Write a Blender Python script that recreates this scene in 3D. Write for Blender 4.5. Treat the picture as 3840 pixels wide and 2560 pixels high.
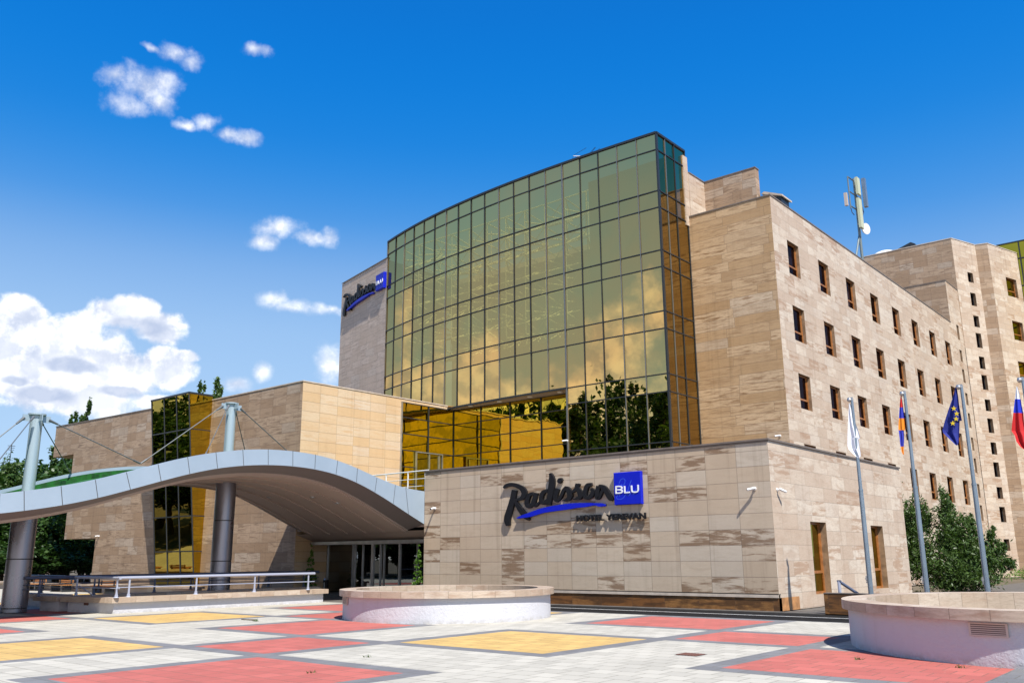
import bpy, math, random
import numpy as np
from mathutils import Vector, Matrix, geometry
R = math.radians
for o in list(bpy.data.objects): bpy.data.objects.remove(o)
SC = bpy.context.scene; COL = SC.collection
# ------------------------------------------------------------------ camera
cam = bpy.data.cameras.new('camera'); camo = bpy.data.objects.new('camera', cam); COL.objects.link(camo)
rt = Vector((0.7654897, 0.6434046, -0.007483)); up = Vector((0.1579457, -0.1766166, 0.9715244)); fw = Vector((-0.6237617, 0.7448739, 0.2368212))
camo.matrix_world = Matrix(((rt.x, up.x, -fw.x, 0), (rt.y, up.y, -fw.y, 0), (rt.z, up.z, -fw.z, 1.69), (0, 0, 0, 1)))
cam.sensor_width = 36; cam.lens = 31.11; cam.clip_start = 0.1; cam.clip_end = 3000
SC.camera = camo
# ------------------------------------------------------------------ exposure, sun, sky
SC.view_settings.view_transform = 'Standard'; SC.view_settings.look = 'None'
SC.view_settings.exposure = 0.75; SC.view_settings.gamma = 1
SUND = Vector((0.62, -0.30, 1)).normalized()
sun = bpy.data.lights.new('sun', 'SUN'); sun.energy = 4.6; sun.angle = R(0.53); sun.color = (1, 0.955, 0.88)
suno = bpy.data.objects.new('sun', sun); COL.objects.link(suno); suno.location = (20, -10, 60)
suno.rotation_euler = SUND.to_track_quat('Z', 'Y').to_euler()
W = bpy.data.worlds.new('World'); SC.world = W; W.use_nodes = True

class NT:
    def __init__(s, nt): s.t = nt; s.n = nt.nodes; s.l = nt.links
    def add(s, typ, **k):
        n = s.n.new(typ)
        for a, b in k.items(): setattr(n, a, b)
        return n
    def put(s, sock, v):
        if isinstance(v, bpy.types.NodeSocket): s.l.new(v, sock)
        elif v is not None: sock.default_value = v
    def m(s, op, a, b=None, c=None, clamp=False):
        n = s.n.new('ShaderNodeMath'); n.operation = op; n.use_clamp = clamp
        s.put(n.inputs[0], a); s.put(n.inputs[1], b)
        if c is not None: s.put(n.inputs[2], c)
        return n.outputs[0]
    def vm(s, op, a, b=None):
        n = s.n.new('ShaderNodeVectorMath'); n.operation = op; s.put(n.inputs[0], a)
        if b is not None: s.put(n.inputs[1], b)
        return n.outputs['Value'] if op in ('LENGTH', 'DOT_PRODUCT', 'DISTANCE') else n.outputs[0]
    def mix(s, f, a, b, mode='MIX'):
        n = s.n.new('ShaderNodeMix'); n.data_type = 'RGBA'; n.blend_type = mode
        s.put(n.inputs[0], f); s.put(n.inputs[6], c4(a)); s.put(n.inputs[7], c4(b)); return n.outputs[2]
    def noise(s, vec, scale, detail=3, rough=0.5, dist=0, out='Fac'):
        n = s.n.new('ShaderNodeTexNoise'); s.put(n.inputs['Vector'], vec); n.inputs['Scale'].default_value = scale
        n.inputs['Detail'].default_value = detail; n.inputs['Roughness'].default_value = rough; n.inputs['Distortion'].default_value = dist
        return n.outputs[out]
    def ramp(s, f, a, b, v0=0., v1=1.):
        n = s.n.new('ShaderNodeMapRange'); n.interpolation_type = 'SMOOTHSTEP'; s.put(n.inputs[0], f)
        n.inputs[1].default_value = a; n.inputs[2].default_value = b; n.inputs[3].default_value = v0; n.inputs[4].default_value = v1
        return n.outputs[0]
    def comb(s, x, y, z=0.):
        n = s.n.new('ShaderNodeCombineXYZ'); s.put(n.inputs[0], x); s.put(n.inputs[1], y); s.put(n.inputs[2], z); return n.outputs[0]
    def sep(s, v):
        n = s.n.new('ShaderNodeSeparateXYZ'); s.put(n.inputs[0], v); return n.outputs
    def white(s, v):
        n = s.n.new('ShaderNodeTexWhiteNoise'); n.noise_dimensions = '3D'; s.put(n.inputs[0], v); return n.outputs
def c4(c):
    return (c[0], c[1], c[2], 1.) if isinstance(c, (tuple, list)) and len(c) == 3 else c

CLOUDS=[(-1.128, 0.482, 0.032, 0.018), (-1.16, 0.486, 0.016, 0.011), (-1.107, 0.488, 0.02, 0.016), (-1.142, 0.459, 0.022, 0.015), (-1.11, 0.47, 0.02, 0.013), (-1.099, 0.522, 0.022, 0.011), (-1.082, 0.516, 0.014, 0.009), (-1.122, 0.523, 0.012, 0.005), (-1.006, 0.535, 0.016, 0.007), (-1.076, 0.453, 0.012, 0.006), (-1.054, 0.458, 0.015, 0.01), (-1.031, 0.446, 0.018, 0.007), (-1.01, 0.445, 0.017, 0.008), (-0.97, 0.354, 0.026, 0.012), (-0.986, 0.339, 0.017, 0.009), (-0.929, 0.345, 0.025, 0.008), (-0.912, 0.347, 0.012, 0.01), (-0.968, 0.278, 0.017, 0.009), (-0.948, 0.272, 0.027, 0.007), (-0.908, 0.272, 0.026, 0.006), (-0.903, 0.212, 0.02, 0.021), (-0.976, 0.198, 0.009, 0.012), (-1.003, 0.183, 0.021, 0.009), (-1.218, 0.239, 0.027, 0.02), (-1.226, 0.216, 0.027, 0.032), (-1.179, 0.223, 0.026, 0.022), (-1.16, 0.23, 0.022, 0.021), (-1.128, 0.252, 0.026, 0.018), (-1.105, 0.249, 0.02, 0.016), (-1.086, 0.237, 0.026, 0.017), (-1.153, 0.202, 0.054, 0.031), (-1.199, 0.191, 0.051, 0.03), (-1.081, 0.2, 0.031, 0.018), (-1.063, 0.211, 0.016, 0.007), (-1.12, 0.192, 0.04, 0.024), (-1.173, 0.167, 0.079, 0.023), (-1.085, 0.165, 0.025, 0.011)]
CSHADE=[(-1.169, 0.195, 0.029, 0.008), (-1.104, 0.236, 0.036, 0.011), (-1.189, 0.163, 0.035, 0.009), (-1.121, 0.173, 0.03, 0.008), (-1.217, 0.176, 0.013, 0.007)]
SCRIPT=[[(-22.857, 4.303, -22.618, 4.254), (-22.879, 4.228, -22.637, 4.18), (-22.899, 4.153, -22.655, 4.106), (-22.92, 4.08, -22.674, 4.031), (-22.943, 4.006, -22.695, 3.954), (-22.969, 3.932, -22.718, 3.874), (-23.0, 3.855, -22.744, 3.791), (-23.036, 3.774, -22.772, 3.706), (-23.074, 3.692, -22.802, 3.621), (-23.111, 3.612, -22.83, 3.54), (-23.144, 3.536, -22.857, 3.462), (-23.176, 3.467, -22.883, 3.389), (-23.209, 3.4, -22.91, 3.319), (-23.241, 3.331, -22.934, 3.256), (-23.266, 3.261, -22.953, 3.202), (-23.279, 3.187, -22.966, 3.155), (-23.275, 3.114, -22.975, 3.114), (-23.256, 3.05, -22.979, 3.072), (-23.23, 2.996, -22.98, 3.026), (-23.204, 2.948, -22.979, 2.973), (-23.181, 2.9, -22.979, 2.919)], [(-23.282, 4.374, -23.337, 4.431), (-23.241, 4.386, -23.309, 4.454), (-23.201, 4.399, -23.283, 4.479), (-23.165, 4.41, -23.251, 4.505), (-23.131, 4.417, -23.211, 4.531), (-23.097, 4.421, -23.161, 4.551), (-23.056, 4.426, -23.105, 4.565), (-23.009, 4.43, -23.046, 4.574), (-22.96, 4.432, -22.982, 4.58), (-22.91, 4.432, -22.915, 4.58), (-22.862, 4.427, -22.846, 4.576), (-22.812, 4.419, -22.776, 4.566), (-22.756, 4.406, -22.705, 4.551), (-22.699, 4.389, -22.636, 4.533), (-22.643, 4.37, -22.569, 4.512), (-22.592, 4.349, -22.507, 4.491), (-22.545, 4.327, -22.446, 4.469), (-22.501, 4.302, -22.386, 4.446), (-22.462, 4.277, -22.326, 4.419), (-22.432, 4.253, -22.27, 4.388), (-22.412, 4.233, -22.219, 4.351), (-22.397, 4.214, -22.178, 4.309), (-22.386, 4.194, -22.146, 4.264), (-22.377, 4.173, -22.124, 4.218), (-22.371, 4.153, -22.111, 4.171), (-22.368, 4.136, -22.108, 4.124), (-22.367, 4.119, -22.116, 4.076), (-22.371, 4.099, -22.134, 4.032), (-22.378, 4.077, -22.159, 3.991), (-22.387, 4.055, -22.191, 3.955), (-22.397, 4.038, -22.229, 3.923), (-22.408, 4.024, -22.274, 3.897), (-22.425, 4.009, -22.323, 3.879), (-22.448, 3.994, -22.372, 3.868), (-22.477, 3.981, -22.42, 3.86), (-22.508, 3.97, -22.468, 3.855), (-22.539, 3.963, -22.519, 3.852), (-22.576, 3.959, -22.569, 3.854), (-22.618, 3.958, -22.616, 3.857), (-22.664, 3.958, -22.661, 3.861), (-22.709, 3.956, -22.705, 3.863)], [(-22.76, 3.869, -22.655, 3.899), (-22.747, 3.827, -22.624, 3.863), (-22.736, 3.787, -22.594, 3.827), (-22.724, 3.745, -22.564, 3.793), (-22.706, 3.7, -22.534, 3.758), (-22.683, 3.652, -22.501, 3.722), (-22.652, 3.602, -22.463, 3.682), (-22.617, 3.55, -22.421, 3.638), (-22.578, 3.497, -22.378, 3.593), (-22.537, 3.446, -22.334, 3.547), (-22.496, 3.397, -22.291, 3.504), (-22.455, 3.349, -22.247, 3.462), (-22.412, 3.302, -22.203, 3.421), (-22.369, 3.256, -22.159, 3.38), (-22.323, 3.215, -22.119, 3.341), (-22.277, 3.178, -22.084, 3.304), (-22.228, 3.148, -22.057, 3.269), (-22.178, 3.126, -22.034, 3.235), (-22.129, 3.108, -22.013, 3.2), (-22.082, 3.093, -21.991, 3.164), (-22.035, 3.076, -21.967, 3.128)], [(-21.813, 4.157, -21.763, 4.057), (-21.853, 4.15, -21.805, 4.043), (-21.895, 4.144, -21.848, 4.032), (-21.944, 4.136, -21.881, 4.022), (-22.0, 4.118, -21.904, 4.011), (-22.053, 4.086, -21.921, 3.996), (-22.096, 4.042, -21.94, 3.969), (-22.133, 3.992, -21.961, 3.928), (-22.165, 3.939, -21.981, 3.882), (-22.19, 3.887, -21.998, 3.836), (-22.209, 3.84, -22.009, 3.797), (-22.221, 3.797, -22.016, 3.767), (-22.226, 3.755, -22.019, 3.742), (-22.224, 3.714, -22.019, 3.722), (-22.214, 3.675, -22.017, 3.706), (-22.194, 3.637, -22.015, 3.697), (-22.162, 3.602, -22.012, 3.687), (-22.122, 3.574, -22.004, 3.675), (-22.075, 3.553, -21.995, 3.665), (-22.021, 3.54, -21.99, 3.659), (-21.961, 3.541, -21.993, 3.655), (-21.91, 3.559, -21.988, 3.656), (-21.871, 3.583, -21.969, 3.666), (-21.836, 3.611, -21.944, 3.685), (-21.805, 3.643, -21.918, 3.709), (-21.775, 3.676, -21.893, 3.735), (-21.749, 3.714, -21.87, 3.765), (-21.725, 3.755, -21.848, 3.8), (-21.702, 3.798, -21.826, 3.84), (-21.681, 3.84, -21.803, 3.883), (-21.659, 3.88, -21.78, 3.923)], [(-21.742, 4.136, -21.54, 4.089), (-21.755, 4.092, -21.554, 4.046), (-21.769, 4.049, -21.569, 4.003), (-21.782, 4.006, -21.583, 3.96), (-21.795, 3.964, -21.598, 3.918), (-21.807, 3.927, -21.613, 3.876), (-21.822, 3.892, -21.63, 3.834), (-21.84, 3.857, -21.648, 3.795), (-21.86, 3.819, -21.664, 3.763), (-21.875, 3.777, -21.673, 3.739), (-21.88, 3.731, -21.677, 3.725), (-21.869, 3.687, -21.678, 3.712), (-21.847, 3.647, -21.678, 3.695), (-21.814, 3.61, -21.678, 3.683), (-21.763, 3.579, -21.686, 3.681), (-21.689, 3.57, -21.707, 3.68), (-21.632, 3.59, -21.701, 3.678), (-21.589, 3.619, -21.667, 3.692), (-21.549, 3.653, -21.622, 3.716), (-21.51, 3.686, -21.575, 3.743), (-21.473, 3.716, -21.529, 3.767)], [(-21.121, 4.24, -21.059, 4.128), (-21.164, 4.23, -21.104, 4.112), (-21.21, 4.222, -21.149, 4.097), (-21.262, 4.21, -21.186, 4.084), (-21.318, 4.19, -21.213, 4.071), (-21.371, 4.158, -21.23, 4.057), (-21.412, 4.116, -21.248, 4.035), (-21.443, 4.069, -21.267, 4.004), (-21.468, 4.02, -21.284, 3.967), (-21.485, 3.972, -21.297, 3.93), (-21.497, 3.926, -21.305, 3.898), (-21.502, 3.88, -21.308, 3.87), (-21.5, 3.835, -21.307, 3.841), (-21.492, 3.791, -21.303, 3.815), (-21.476, 3.75, -21.297, 3.794), (-21.451, 3.712, -21.293, 3.784), (-21.413, 3.68, -21.293, 3.78), (-21.367, 3.659, -21.291, 3.774), (-21.317, 3.649, -21.286, 3.768), (-21.267, 3.648, -21.278, 3.764), (-21.216, 3.659, -21.272, 3.761), (-21.173, 3.68, -21.259, 3.766), (-21.137, 3.707, -21.237, 3.782), (-21.106, 3.735, -21.209, 3.806), (-21.076, 3.762, -21.179, 3.834), (-21.048, 3.787, -21.148, 3.859)], [(-20.984, 4.817, -20.881, 4.837), (-20.981, 4.77, -20.851, 4.798), (-20.977, 4.725, -20.819, 4.759), (-20.974, 4.683, -20.787, 4.717), (-20.975, 4.644, -20.758, 4.668), (-20.978, 4.606, -20.737, 4.612), (-20.983, 4.564, -20.727, 4.552), (-20.991, 4.516, -20.725, 4.492), (-20.999, 4.465, -20.728, 4.433), (-21.009, 4.41, -20.734, 4.374), (-21.019, 4.355, -20.741, 4.316), (-21.028, 4.298, -20.752, 4.256), (-21.038, 4.24, -20.766, 4.194), (-21.049, 4.181, -20.782, 4.133), (-21.06, 4.121, -20.799, 4.073), (-21.071, 4.064, -20.816, 4.015), (-21.085, 4.008, -20.834, 3.956), (-21.1, 3.951, -20.854, 3.897), (-21.115, 3.893, -20.873, 3.842), (-21.128, 3.838, -20.89, 3.792), (-21.136, 3.787, -20.903, 3.752), (-21.137, 3.743, -20.913, 3.723), (-21.132, 3.707, -20.92, 3.7), (-21.124, 3.677, -20.926, 3.678), (-21.116, 3.653, -20.931, 3.653), (-21.108, 3.628, -20.937, 3.625)], [(-20.399, 4.617, -20.34, 4.516), (-20.424, 4.616, -20.362, 4.502), (-20.451, 4.616, -20.383, 4.488), (-20.484, 4.614, -20.397, 4.476), (-20.521, 4.604, -20.403, 4.468), (-20.559, 4.581, -20.403, 4.467), (-20.583, 4.549, -20.406, 4.467), (-20.592, 4.518, -20.418, 4.46), (-20.592, 4.491, -20.434, 4.446), (-20.59, 4.468, -20.452, 4.427), (-20.589, 4.446, -20.471, 4.409)], [(-20.67, 4.244, -20.495, 4.185), (-20.69, 4.207, -20.513, 4.146), (-20.71, 4.169, -20.532, 4.107), (-20.73, 4.13, -20.55, 4.07), (-20.75, 4.09, -20.566, 4.035), (-20.766, 4.05, -20.578, 4.002), (-20.78, 4.012, -20.589, 3.967), (-20.793, 3.972, -20.598, 3.933), (-20.804, 3.932, -20.605, 3.902), (-20.809, 3.89, -20.609, 3.877), (-20.804, 3.848, -20.611, 3.861), (-20.787, 3.809, -20.613, 3.844), (-20.76, 3.773, -20.613, 3.824), (-20.724, 3.742, -20.614, 3.809), (-20.676, 3.718, -20.621, 3.803), (-20.613, 3.713, -20.637, 3.801), (-20.565, 3.731, -20.631, 3.804), (-20.524, 3.757, -20.608, 3.822), (-20.484, 3.788, -20.58, 3.852), (-20.444, 3.823, -20.551, 3.887), (-20.407, 3.863, -20.524, 3.922), (-20.372, 3.908, -20.498, 3.962), (-20.339, 3.96, -20.47, 4.011), (-20.309, 4.013, -20.442, 4.064), (-20.281, 4.062, -20.413, 4.115), (-20.256, 4.102, -20.381, 4.161), (-20.235, 4.133, -20.349, 4.197), (-20.216, 4.161, -20.317, 4.225), (-20.196, 4.188, -20.287, 4.248), (-20.175, 4.215, -20.257, 4.269), (-20.154, 4.244, -20.228, 4.291)], [(-20.28, 4.228, -20.226, 4.298), (-20.256, 4.206, -20.194, 4.292), (-20.232, 4.184, -20.161, 4.288), (-20.215, 4.166, -20.121, 4.278), (-20.207, 4.151, -20.075, 4.259), (-20.201, 4.136, -20.032, 4.228), (-20.189, 4.111, -19.996, 4.19), (-20.173, 4.078, -19.964, 4.147), (-20.158, 4.041, -19.937, 4.1), (-20.145, 4.007, -19.916, 4.052), (-20.138, 3.981, -19.902, 4.006), (-20.134, 3.96, -19.898, 3.961), (-20.132, 3.94, -19.901, 3.918), (-20.131, 3.922, -19.913, 3.876), (-20.132, 3.907, -19.934, 3.837), (-20.133, 3.895, -19.965, 3.801), (-20.138, 3.883, -20.005, 3.771), (-20.152, 3.866, -20.051, 3.751), (-20.174, 3.848, -20.098, 3.737), (-20.2, 3.831, -20.142, 3.728), (-20.224, 3.817, -20.185, 3.723), (-20.246, 3.806, -20.227, 3.722), (-20.271, 3.799, -20.266, 3.726), (-20.301, 3.793, -20.301, 3.734), (-20.334, 3.788, -20.333, 3.741), (-20.366, 3.782, -20.365, 3.748)], [(-19.907, 4.024, -19.946, 4.075), (-19.878, 4.031, -19.923, 4.092), (-19.85, 4.036, -19.901, 4.108), (-19.819, 4.044, -19.881, 4.123), (-19.784, 4.057, -19.863, 4.138), (-19.749, 4.076, -19.843, 4.156), (-19.714, 4.104, -19.816, 4.18), (-19.678, 4.138, -19.784, 4.209), (-19.645, 4.173, -19.749, 4.241), (-19.615, 4.207, -19.716, 4.272), (-19.591, 4.235, -19.688, 4.297), (-19.573, 4.259, -19.667, 4.315), (-19.561, 4.279, -19.65, 4.329), (-19.553, 4.296, -19.635, 4.34), (-19.546, 4.312, -19.62, 4.353), (-19.537, 4.329, -19.603, 4.366)], [(-19.724, 4.374, -19.562, 4.329), (-19.733, 4.352, -19.572, 4.301), (-19.744, 4.329, -19.585, 4.276), (-19.758, 4.297, -19.593, 4.258), (-19.767, 4.255, -19.595, 4.245), (-19.763, 4.205, -19.592, 4.234), (-19.743, 4.154, -19.577, 4.212), (-19.716, 4.104, -19.548, 4.179), (-19.689, 4.059, -19.51, 4.139), (-19.668, 4.021, -19.473, 4.093), (-19.657, 3.994, -19.444, 4.042), (-19.65, 3.971, -19.431, 3.994), (-19.645, 3.946, -19.427, 3.949), (-19.642, 3.925, -19.431, 3.904), (-19.64, 3.911, -19.445, 3.86), (-19.637, 3.905, -19.474, 3.817), (-19.634, 3.901, -19.521, 3.784), (-19.645, 3.89, -19.571, 3.767), (-19.669, 3.877, -19.618, 3.76), (-19.7, 3.863, -19.661, 3.757), (-19.73, 3.851, -19.699, 3.756), (-19.756, 3.84, -19.736, 3.756), (-19.783, 3.831, -19.773, 3.759), (-19.812, 3.824, -19.806, 3.764), (-19.844, 3.816, -19.839, 3.77), (-19.875, 3.808, -19.871, 3.774)], [(-19.023, 4.351, -18.995, 4.246), (-19.062, 4.35, -19.037, 4.235), (-19.103, 4.352, -19.079, 4.227), (-19.154, 4.351, -19.11, 4.219), (-19.214, 4.339, -19.126, 4.21), (-19.272, 4.307, -19.135, 4.202), (-19.316, 4.26, -19.151, 4.18), (-19.347, 4.207, -19.172, 4.143), (-19.372, 4.151, -19.194, 4.098), (-19.391, 4.098, -19.212, 4.051), (-19.406, 4.051, -19.226, 4.011), (-19.417, 4.007, -19.235, 3.976), (-19.425, 3.964, -19.241, 3.944), (-19.428, 3.92, -19.243, 3.918), (-19.421, 3.876, -19.242, 3.9), (-19.401, 3.831, -19.242, 3.893), (-19.364, 3.794, -19.24, 3.887), (-19.317, 3.768, -19.232, 3.875), (-19.267, 3.752, -19.217, 3.864), (-19.213, 3.744, -19.202, 3.857), (-19.157, 3.748, -19.192, 3.856), (-19.104, 3.765, -19.177, 3.863), (-19.056, 3.789, -19.151, 3.882), (-19.011, 3.817, -19.123, 3.909), (-18.97, 3.847, -19.097, 3.937), (-18.937, 3.878, -19.078, 3.96), (-18.912, 3.91, -19.064, 3.979), (-18.893, 3.945, -19.053, 3.998), (-18.881, 3.981, -19.045, 4.016), (-18.876, 4.018, -19.04, 4.032), (-18.88, 4.057, -19.037, 4.039), (-18.9, 4.096, -19.035, 4.041), (-18.929, 4.124, -19.038, 4.049), (-18.957, 4.142, -19.05, 4.064), (-18.981, 4.155, -19.069, 4.084), (-19.001, 4.169, -19.087, 4.105)], [(-18.794, 4.235, -18.612, 4.193), (-18.808, 4.188, -18.627, 4.145), (-18.823, 4.139, -18.643, 4.097), (-18.838, 4.09, -18.658, 4.05), (-18.851, 4.04, -18.671, 4.006), (-18.86, 3.992, -18.681, 3.965), (-18.866, 3.944, -18.689, 3.923), (-18.87, 3.894, -18.696, 3.88), (-18.87, 3.847, -18.7, 3.841), (-18.866, 3.802, -18.702, 3.813), (-18.849, 3.758, -18.706, 3.808), (-18.796, 3.718, -18.731, 3.825), (-18.735, 3.714, -18.754, 3.824), (-18.693, 3.731, -18.75, 3.82), (-18.661, 3.753, -18.733, 3.824), (-18.633, 3.78, -18.716, 3.834), (-18.608, 3.813, -18.698, 3.855), (-18.583, 3.852, -18.679, 3.89), (-18.559, 3.893, -18.66, 3.931), (-18.535, 3.934, -18.64, 3.974), (-18.513, 3.97, -18.618, 4.014), (-18.493, 4.002, -18.595, 4.049), (-18.473, 4.035, -18.572, 4.082), (-18.453, 4.067, -18.549, 4.113), (-18.432, 4.099, -18.526, 4.144), (-18.412, 4.131, -18.503, 4.175)], [(-18.7, 4.186, -18.676, 4.264), (-18.678, 4.175, -18.653, 4.265), (-18.656, 4.165, -18.629, 4.266), (-18.638, 4.156, -18.602, 4.265), (-18.623, 4.146, -18.571, 4.262), (-18.605, 4.135, -18.54, 4.255), (-18.581, 4.121, -18.509, 4.246), (-18.556, 4.108, -18.475, 4.235), (-18.535, 4.096, -18.437, 4.219), (-18.518, 4.083, -18.396, 4.195), (-18.505, 4.069, -18.356, 4.162), (-18.491, 4.048, -18.322, 4.123), (-18.475, 4.017, -18.295, 4.082), (-18.458, 3.98, -18.272, 4.041), (-18.438, 3.938, -18.251, 4.003), (-18.415, 3.896, -18.23, 3.968), (-18.39, 3.856, -18.206, 3.931), (-18.366, 3.815, -18.18, 3.892), (-18.34, 3.774, -18.155, 3.855), (-18.312, 3.736, -18.134, 3.821), (-18.282, 3.704, -18.118, 3.795), (-18.25, 3.679, -18.11, 3.776), (-18.218, 3.662, -18.105, 3.76), (-18.189, 3.654, -18.099, 3.744), (-18.165, 3.651, -18.089, 3.724), (-18.141, 3.645, -18.077, 3.704)]]
SWOOSH=[(-22.599, 3.17, -22.609, 3.199), (-22.529, 3.172, -22.547, 3.221), (-22.462, 3.174, -22.486, 3.242), (-22.392, 3.177, -22.422, 3.263), (-22.313, 3.182, -22.346, 3.285), (-22.226, 3.186, -22.261, 3.307), (-22.131, 3.191, -22.171, 3.328), (-22.024, 3.2, -22.072, 3.35), (-21.902, 3.215, -21.963, 3.375), (-21.764, 3.241, -21.836, 3.407), (-21.617, 3.273, -21.692, 3.445), (-21.466, 3.305, -21.536, 3.483), (-21.317, 3.331, -21.375, 3.516), (-21.167, 3.349, -21.214, 3.541), (-21.01, 3.363, -21.05, 3.561), (-20.85, 3.375, -20.888, 3.577), (-20.692, 3.387, -20.728, 3.593), (-20.531, 3.399, -20.564, 3.607), (-20.366, 3.409, -20.397, 3.62), (-20.21, 3.419, -20.24, 3.63), (-20.073, 3.429, -20.103, 3.637), (-19.965, 3.439, -19.994, 3.642), (-19.878, 3.449, -19.904, 3.644), (-19.799, 3.458, -19.82, 3.644), (-19.715, 3.465, -19.729, 3.644), (-19.62, 3.469, -19.627, 3.642), (-19.52, 3.472, -19.524, 3.639), (-19.421, 3.474, -19.425, 3.635), (-19.327, 3.478, -19.336, 3.632), (-19.241, 3.485, -19.254, 3.629), (-19.162, 3.495, -19.175, 3.626), (-19.091, 3.504, -19.103, 3.624), (-19.03, 3.511, -19.039, 3.621), (-18.983, 3.517, -18.989, 3.617), (-18.948, 3.523, -18.95, 3.613), (-18.916, 3.526, -18.912, 3.608), (-18.878, 3.524, -18.868, 3.604), (-18.831, 3.513, -18.814, 3.602), (-18.78, 3.496, -18.756, 3.601), (-18.724, 3.479, -18.699, 3.599), (-18.665, 3.468, -18.645, 3.594), (-18.606, 3.466, -18.593, 3.585), (-18.548, 3.469, -18.539, 3.572), (-18.491, 3.475, -18.483, 3.558), (-18.434, 3.479, -18.428, 3.545)]
BLUW=[[(-17.881, 3.91, -17.937, 3.913), (-17.879, 3.947, -17.936, 3.95), (-17.878, 3.984, -17.934, 3.987), (-17.876, 4.022, -17.933, 4.025), (-17.874, 4.061, -17.931, 4.064), (-17.873, 4.1, -17.929, 4.103), (-17.871, 4.14, -17.928, 4.143)], [(-17.923, 4.124, -17.926, 4.171), (-17.87, 4.125, -17.873, 4.172), (-17.817, 4.126, -17.819, 4.173), (-17.773, 4.125, -17.771, 4.172), (-17.739, 4.121, -17.731, 4.168), (-17.714, 4.116, -17.697, 4.161), (-17.698, 4.11, -17.667, 4.148), (-17.686, 4.101, -17.643, 4.129), (-17.68, 4.091, -17.626, 4.105), (-17.679, 4.084, -17.623, 4.077), (-17.683, 4.075, -17.634, 4.051), (-17.693, 4.064, -17.658, 4.026), (-17.714, 4.055, -17.699, 4.009), (-17.759, 4.051, -17.757, 4.006), (-17.824, 4.052, -17.824, 4.008), (-17.89, 4.054, -17.89, 4.011)], [(-17.782, 4.011, -17.771, 4.052), (-17.745, 4.002, -17.733, 4.044), (-17.709, 3.993, -17.693, 4.037), (-17.685, 3.985, -17.657, 4.024), (-17.674, 3.975, -17.63, 4.004), (-17.668, 3.966, -17.614, 3.979), (-17.667, 3.96, -17.612, 3.952), (-17.67, 3.954, -17.622, 3.928), (-17.676, 3.947, -17.648, 3.906), (-17.703, 3.94, -17.692, 3.894), (-17.763, 3.937, -17.76, 3.89), (-17.845, 3.937, -17.845, 3.891), (-17.929, 3.938, -17.928, 3.891)], [(-17.567, 4.149, -17.511, 4.149), (-17.565, 4.111, -17.51, 4.111), (-17.564, 4.072, -17.508, 4.072), (-17.563, 4.033, -17.508, 4.032), (-17.563, 3.992, -17.507, 3.99), (-17.563, 3.949, -17.508, 3.948), (-17.563, 3.907, -17.508, 3.906)], [(-17.557, 3.894, -17.558, 3.94), (-17.521, 3.893, -17.521, 3.94), (-17.484, 3.893, -17.485, 3.939), (-17.445, 3.893, -17.447, 3.939), (-17.404, 3.893, -17.407, 3.94), (-17.362, 3.894, -17.365, 3.941), (-17.32, 3.896, -17.323, 3.942)], [(-17.269, 4.152, -17.214, 4.151), (-17.269, 4.105, -17.214, 4.104), (-17.268, 4.057, -17.213, 4.057), (-17.267, 4.016, -17.212, 4.017), (-17.264, 3.984, -17.21, 3.987), (-17.26, 3.955, -17.206, 3.966), (-17.246, 3.929, -17.201, 3.954), (-17.222, 3.909, -17.192, 3.947), (-17.192, 3.898, -17.177, 3.942), (-17.159, 3.892, -17.153, 3.938), (-17.116, 3.889, -17.116, 3.935), (-17.068, 3.89, -17.073, 3.936), (-17.026, 3.895, -17.039, 3.94), (-16.994, 3.905, -17.019, 3.946), (-16.967, 3.922, -17.01, 3.952), (-16.95, 3.949, -17.002, 3.963), (-16.943, 3.988, -16.997, 3.992), (-16.943, 4.032, -16.997, 4.033), (-16.943, 4.071, -16.998, 4.072), (-16.943, 4.102, -16.998, 4.103), (-16.944, 4.131, -16.998, 4.131), (-16.944, 4.159, -16.999, 4.16)]]
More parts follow.
